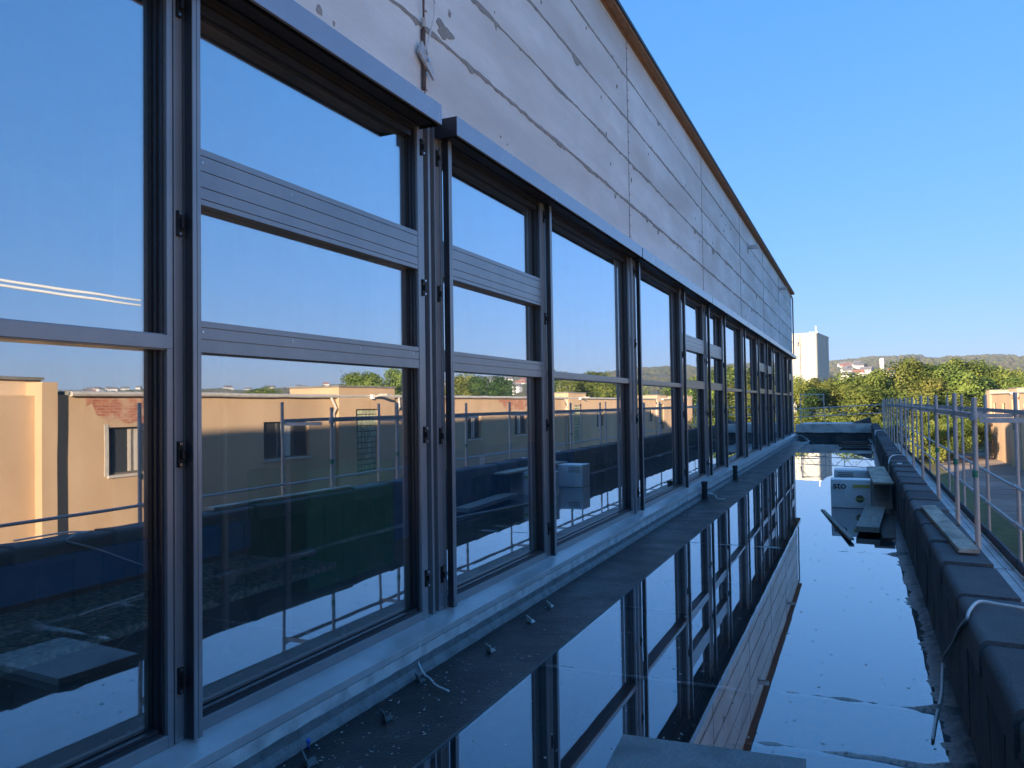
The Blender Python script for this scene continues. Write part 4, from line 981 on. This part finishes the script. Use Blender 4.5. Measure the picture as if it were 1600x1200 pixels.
tl = [  # kind, px, depth, top row, half-width, label
 ('yellow', 1250, 92, 586, 3.0, 'yellowing tree right beside the building corner below the white tower'),
 ('yellow', 1287, 100, 590, 3.4, 'second yellowing tree, below the right edge of the white tower'),
 ('dark', 1270, 84, 606, 2.6, 'dark green tree framed by the small portal frame'),
 ('yellow', 1312, 86, 597, 3.2, 'olive yellow tree left of the big green one above the girder'),
 ('green', 1345, 96, 579, 4.2, 'tall green tree below the small white tank'),
 ('green', 1335, 78, 604, 3.6, 'low green tree above the middle of the girder'),
 ('dark', 1402, 118, 588, 3.0, 'dark tree in the gap between two tall green crowns'),
 ('green', 1385, 100, 590, 3.8, 'bushy green tree just right of the white tank'),
 ('green', 1376, 80, 606, 3.4, 'low green tree above the right end of the girder'),
 ('green', 1424, 96, 563, 4.4, 'tall pale green tree left of the gap with the dark tree'),
 ('yellow', 1440, 84, 592, 3.6, 'olive tree in front of the tall pale green one'),
 ('green', 1458, 100, 571, 4.0, 'green tree in the middle of the right-hand row'),
 ('green', 1486, 94, 575, 4.2, 'green tree behind the scaffold posts, left of the dark conifer'),
 ('dark', 1528, 97, 592, 2.6, 'slim dark conifer beside the tan building end'),
 ('green', 1522, 112, 563, 4.6, 'large bright green tree topping the row behind the conifer'),
 ('green', 1552, 118, 570, 4.6, 'bright green tree above the tan building end'),
 ('yellow', 1586, 116, 582, 4.2, 'yellowing tree above the roof of the tan building at the right edge'),
 ('yellow', 1500, 84, 617, 3.2, 'low yellow-green tree right behind the scaffold posts'),
 ('green', 1414, 76, 617, 3.2, 'low green tree behind the bunch of scaffold posts'),
 ('dark', 1462, 78, 628, 2.6, 'low dark tree between the scaffold posts'),
 ('yellow', 1238, 88, 596, 3.0, 'yellowing tree partly hidden by the building corner'),
]
for (k, px, d, y, w, lb) in tl:
    X, Y = at(px, d); tree(k, X, Y, ztop(y, d), w, lb)
# undergrowth and the belt that continues right (mirrored in the windows)
q = random.Random(31)
for i in range(12):
    px = 1250+i*24; d = q.uniform(66, 76); X, Y = at(px, d)
    b = empty('shrub', 'leafy shrub growing under the trees '+['behind the left end of the lattice girder', 'behind the middle of the lattice girder', 'behind the crowded far scaffold posts', 'behind the nearer scaffold posts on the right'][i//3], 'shrub', (X, Y, GZ), 'shrubs under the trees')
    c = bpy.data.objects.new('foliage', crowns[q.choice(['green', 'yellow', 'green'])][0]); COL.objects.link(c); c.parent = b; s = q.uniform(.45, .65); c.scale = (s, s, s*.9); c.location = (0, 0, 2.2)
X, Y = at(1474, 74); b = empty('shrub', 'rust-brown shrub at the edge of the grass behind the scaffold posts', 'shrub', (X, Y, GZ)); c = bpy.data.objects.new('foliage', crown_mesh(55, 'leaf_rust', 2500)); COL.objects.link(c); c.parent = b; c.scale = (.36, .36, .3); c.location = (0, 0, 1.2)
for i in range(26):
    X = 22+i*3.6+q.uniform(-1.5, 1.5); Y = 118-i*1.6+q.uniform(-9, 9); k = q.choice(['green', 'green', 'yellow', 'green', 'dark'])
    tree(k, X, Y, q.uniform(5.2, 7.8) if i < 13 else q.uniform(3.6, 5.2), q.uniform(3.6, 4.6), {'green': 'green broadleaf', 'yellow': 'yellowing', 'dark': 'dark slim'}[k]+(' tree beyond the far half of the tan building, mirrored in the windows' if i < 9 else ' tree beyond the middle of the tan building, mirrored in the windows' if i < 17 else ' tree beyond the near half of the tan building, mirrored in the windows'), group='tree belt behind the tan building')
for i in range(8):
    X = -14-i*4.2; Y = 108+q.uniform(-8, 8)
    tree(q.choice(['green', 'yellow']), X, Y, q.uniform(4, 6), 3.8, 'green tree of the belt hidden mostly by the long building', group='tree belt behind the long building')
# ground leaf litter / far woods as masses
def wood(n, amin, amax, rmin, rmax, s0, s1, seed):
    q = random.Random(seed); m = MB()
    ico = bmesh.new(); bmesh.ops.create_icosphere(ico, subdivisions=1, radius=1); vs = [v.co.copy() for v in ico.verts]; fs = [tuple(v.index for v in f.verts) for f in ico.faces]; ico.free()
    for i in range(n):
        a = q.uniform(amin, amax); r = q.uniform(rmin, rmax)
        cl = noise.noise(Vector((a*.35, r*.0035, seed)))
        if cl < -.12: continue
        h = hill_h(a, r); x, y = r*math.sin(R(a)), r*math.cos(R(a)); s = q.uniform(s0, s1); n0 = len(m.v)
        for v in vs:
            k = 1+.35*noise.noise(v*2+Vector((i, 0, 0))); m.v.append((x+v.x*s*k*1.2, y+v.y*s*k, h+s*.5+v.z*s*k*.9))
        for f in fs: m.f.append(tuple(n0+j for j in f))
    return m
MT['wood_far'] = mat('far_woodland', (0.045, 0.062, 0.022), (0.10, 0.105, 0.04), scale=.03, rough=1, c3=(0.11, 0.085, 0.04), scale3=.012)
tag(wood(9000, -8, 64, 330, 1500, 3.5, 6.5, 3).build('hillside_wood', 'wood_far'), 'scattered woods and hedges covering the distant slope', 'woods', kind='stuff')
tag(wood(7500, -8, 64, 1500, 2420, 3, 6, 9).build('ridge_wood', 'wood_far'), 'dark line of woods along the far ridge', 'woods', kind='stuff')
# houses on the slope
MT['roof_red'] = mat('red_tile_roof', (0.30, 0.10, 0.06), (0.38, 0.15, 0.09), scale=.2, rough=.9, objvar=.2)
MT['roof_grey'] = mat('grey_tile_roof', (0.14, 0.13, 0.13), (0.2, 0.19, 0.18), scale=.2, rough=.9)
MT['wall_white'] = mat('white_house_wall', (0.66, 0.63, 0.58), (0.74, 0.71, 0.66), scale=.2, rough=.9)
def house_mesh(w, d, h):
    wall = MB().box(-w/2, w/2, -d/2, d/2, -3, h); rf = MB(); e = .5
    rf.v = [(-w/2-e, -d/2-e, h), (w/2+e, -d/2-e, h), (w/2+e, d/2+e, h), (-w/2-e, d/2+e, h), (-w/2-e, 0, h+d*.42), (w/2+e, 0, h+d*.42)]
    rf.f = [(0, 1, 5, 4), (2, 3, 4, 5), (0, 4, 3), (1, 2, 5), (0, 3, 2, 1)]
    win = MB()
    for x in (-w*.3, 0, w*.3):
        for z in (1.2, h-2): win.box(x-.6, x+.6, -d/2-.06, -d/2+.02, z, z+1.3)
    return wall, rf, win
protos = []
for i, (w, d, h) in enumerate(((12, 9, 5.5), (15, 10, 6), (10, 9, 7))):
    a, b, c = house_mesh(w, d, h); ms = []
    for s, nm, mk in ((a, 'wall', 'wall_white'), (b, 'roof', 'roof_red' if i == 0 else 'roof_grey'), (c, 'windows', 'dark_room')):
        me = bpy.data.meshes.new(nm); me.from_pydata(s.v, [], s.f); me.materials.append(MT[mk]); ms.append(me)
    protos.append(ms)
q = random.Random(77)
spots = []
for (a0, a1, r0_, r1_, n, lb) in ((-1.0, 0.9, 900, 1500, 16, 'small pale house on the hillside between the white tower and the tank'), (2.0, 3.9, 850, 1100, 9, 'small pale house on the hillside right of the white tank'),
                              (20, 32, 800, 1500, 34, 'small white house of the hillside village mirrored in the windows'), (36, 58, 1100, 1900, 26, 'tiny white house on the far slope mirrored in the near windows')):
    for i in range(n): spots.append((q.uniform(a0, a1), q.uniform(r0_, r1_), lb))
for (a, r, lb) in spots:
    x, y, h = r*math.sin(R(a)), r*math.cos(R(a)), hill_h(a, r); root = empty('hillside_house', lb, 'house', (x, y, h+3.5), lb.replace('small ', '').replace('tiny ', '')+' group')
    root['group'] = 'houses ' + lb.split('house ')[1]
    root.rotation_euler = (0, 0, R(q.uniform(-50, 50))-R(a)); k = q.choice([0, 1, 2, 1, 2])
    for me in protos[k][:2]: o = bpy.data.objects.new(me.name.split('.')[0], me); COL.objects.link(o); o.parent = root
# bird
m = MB(); m.v = [(0, -.3, 0), (.06, 0, .04), (0, .3, .05), (-.06, 0, .04), (.45, -.1, .28), (.42, .08, .26), (-.45, -.1, .22), (-.42, .08, .2), (0, 0, -.05)]
m.f = [(0, 1, 2, 3), (1, 4, 5, 2), (3, 2, 7, 6), (0, 8, 1), (0, 3, 8), (8, 2, 1), (8, 3, 2)]
o = m.build('bird', 'gasket'); X, Y = at(1414, 110); o.location = (X, Y, ztop(559, 110)); o.scale = (1.4, 1.4, 1.4); tag(o, 'small dark bird flying above the treetops', 'bird')

# tubes added high in the sky to draw the sheen streaks on the nearest pane
ct = empty('sheen_streaks', 'pair of thin white tubes added for the sheen streaks in the nearest pane', 'sheen_streaks', (0, 0, 0))
def mdir(px, py):
    d = f_ + r_*((px-800)/1200) - u_*((py-600)/1200); return Vector((-d.x, d.y, d.z))
for y0_, y1_ in ((436, 469), (444, 477)):
    a = mdir(-120, y0_-18)*3000; b = mdir(222, y1_)*3000; sub(MB().tube([a, a.lerp(b, .35), a.lerp(b, .7), b], [7, 6, 6, 4], 8), 'sheen_tube', 'sheen_white', ct, smooth=True)
# the air
hz = MB().box(-900, 2900, -60, 4600, GZ-60, 165).build('haze', 'black'); hz.data.materials.clear()
hm, HN, HL = new_mat('haze_air'); ho = HN.new('ShaderNodeOutputMaterial'); pv_ = HN.new('ShaderNodeVolumePrincipled')
pv_.inputs['Color'].default_value = (.92, .95, 1, 1); pv_.inputs['Density'].default_value = 0.00022; pv_.inputs['Anisotropy'].default_value = 0.2
HL.new(pv_.outputs[0], ho.inputs['Volume']); hz.data.materials.append(hm); tag(hz, 'thin pale air over the whole valley', 'haze', kind='stuff')
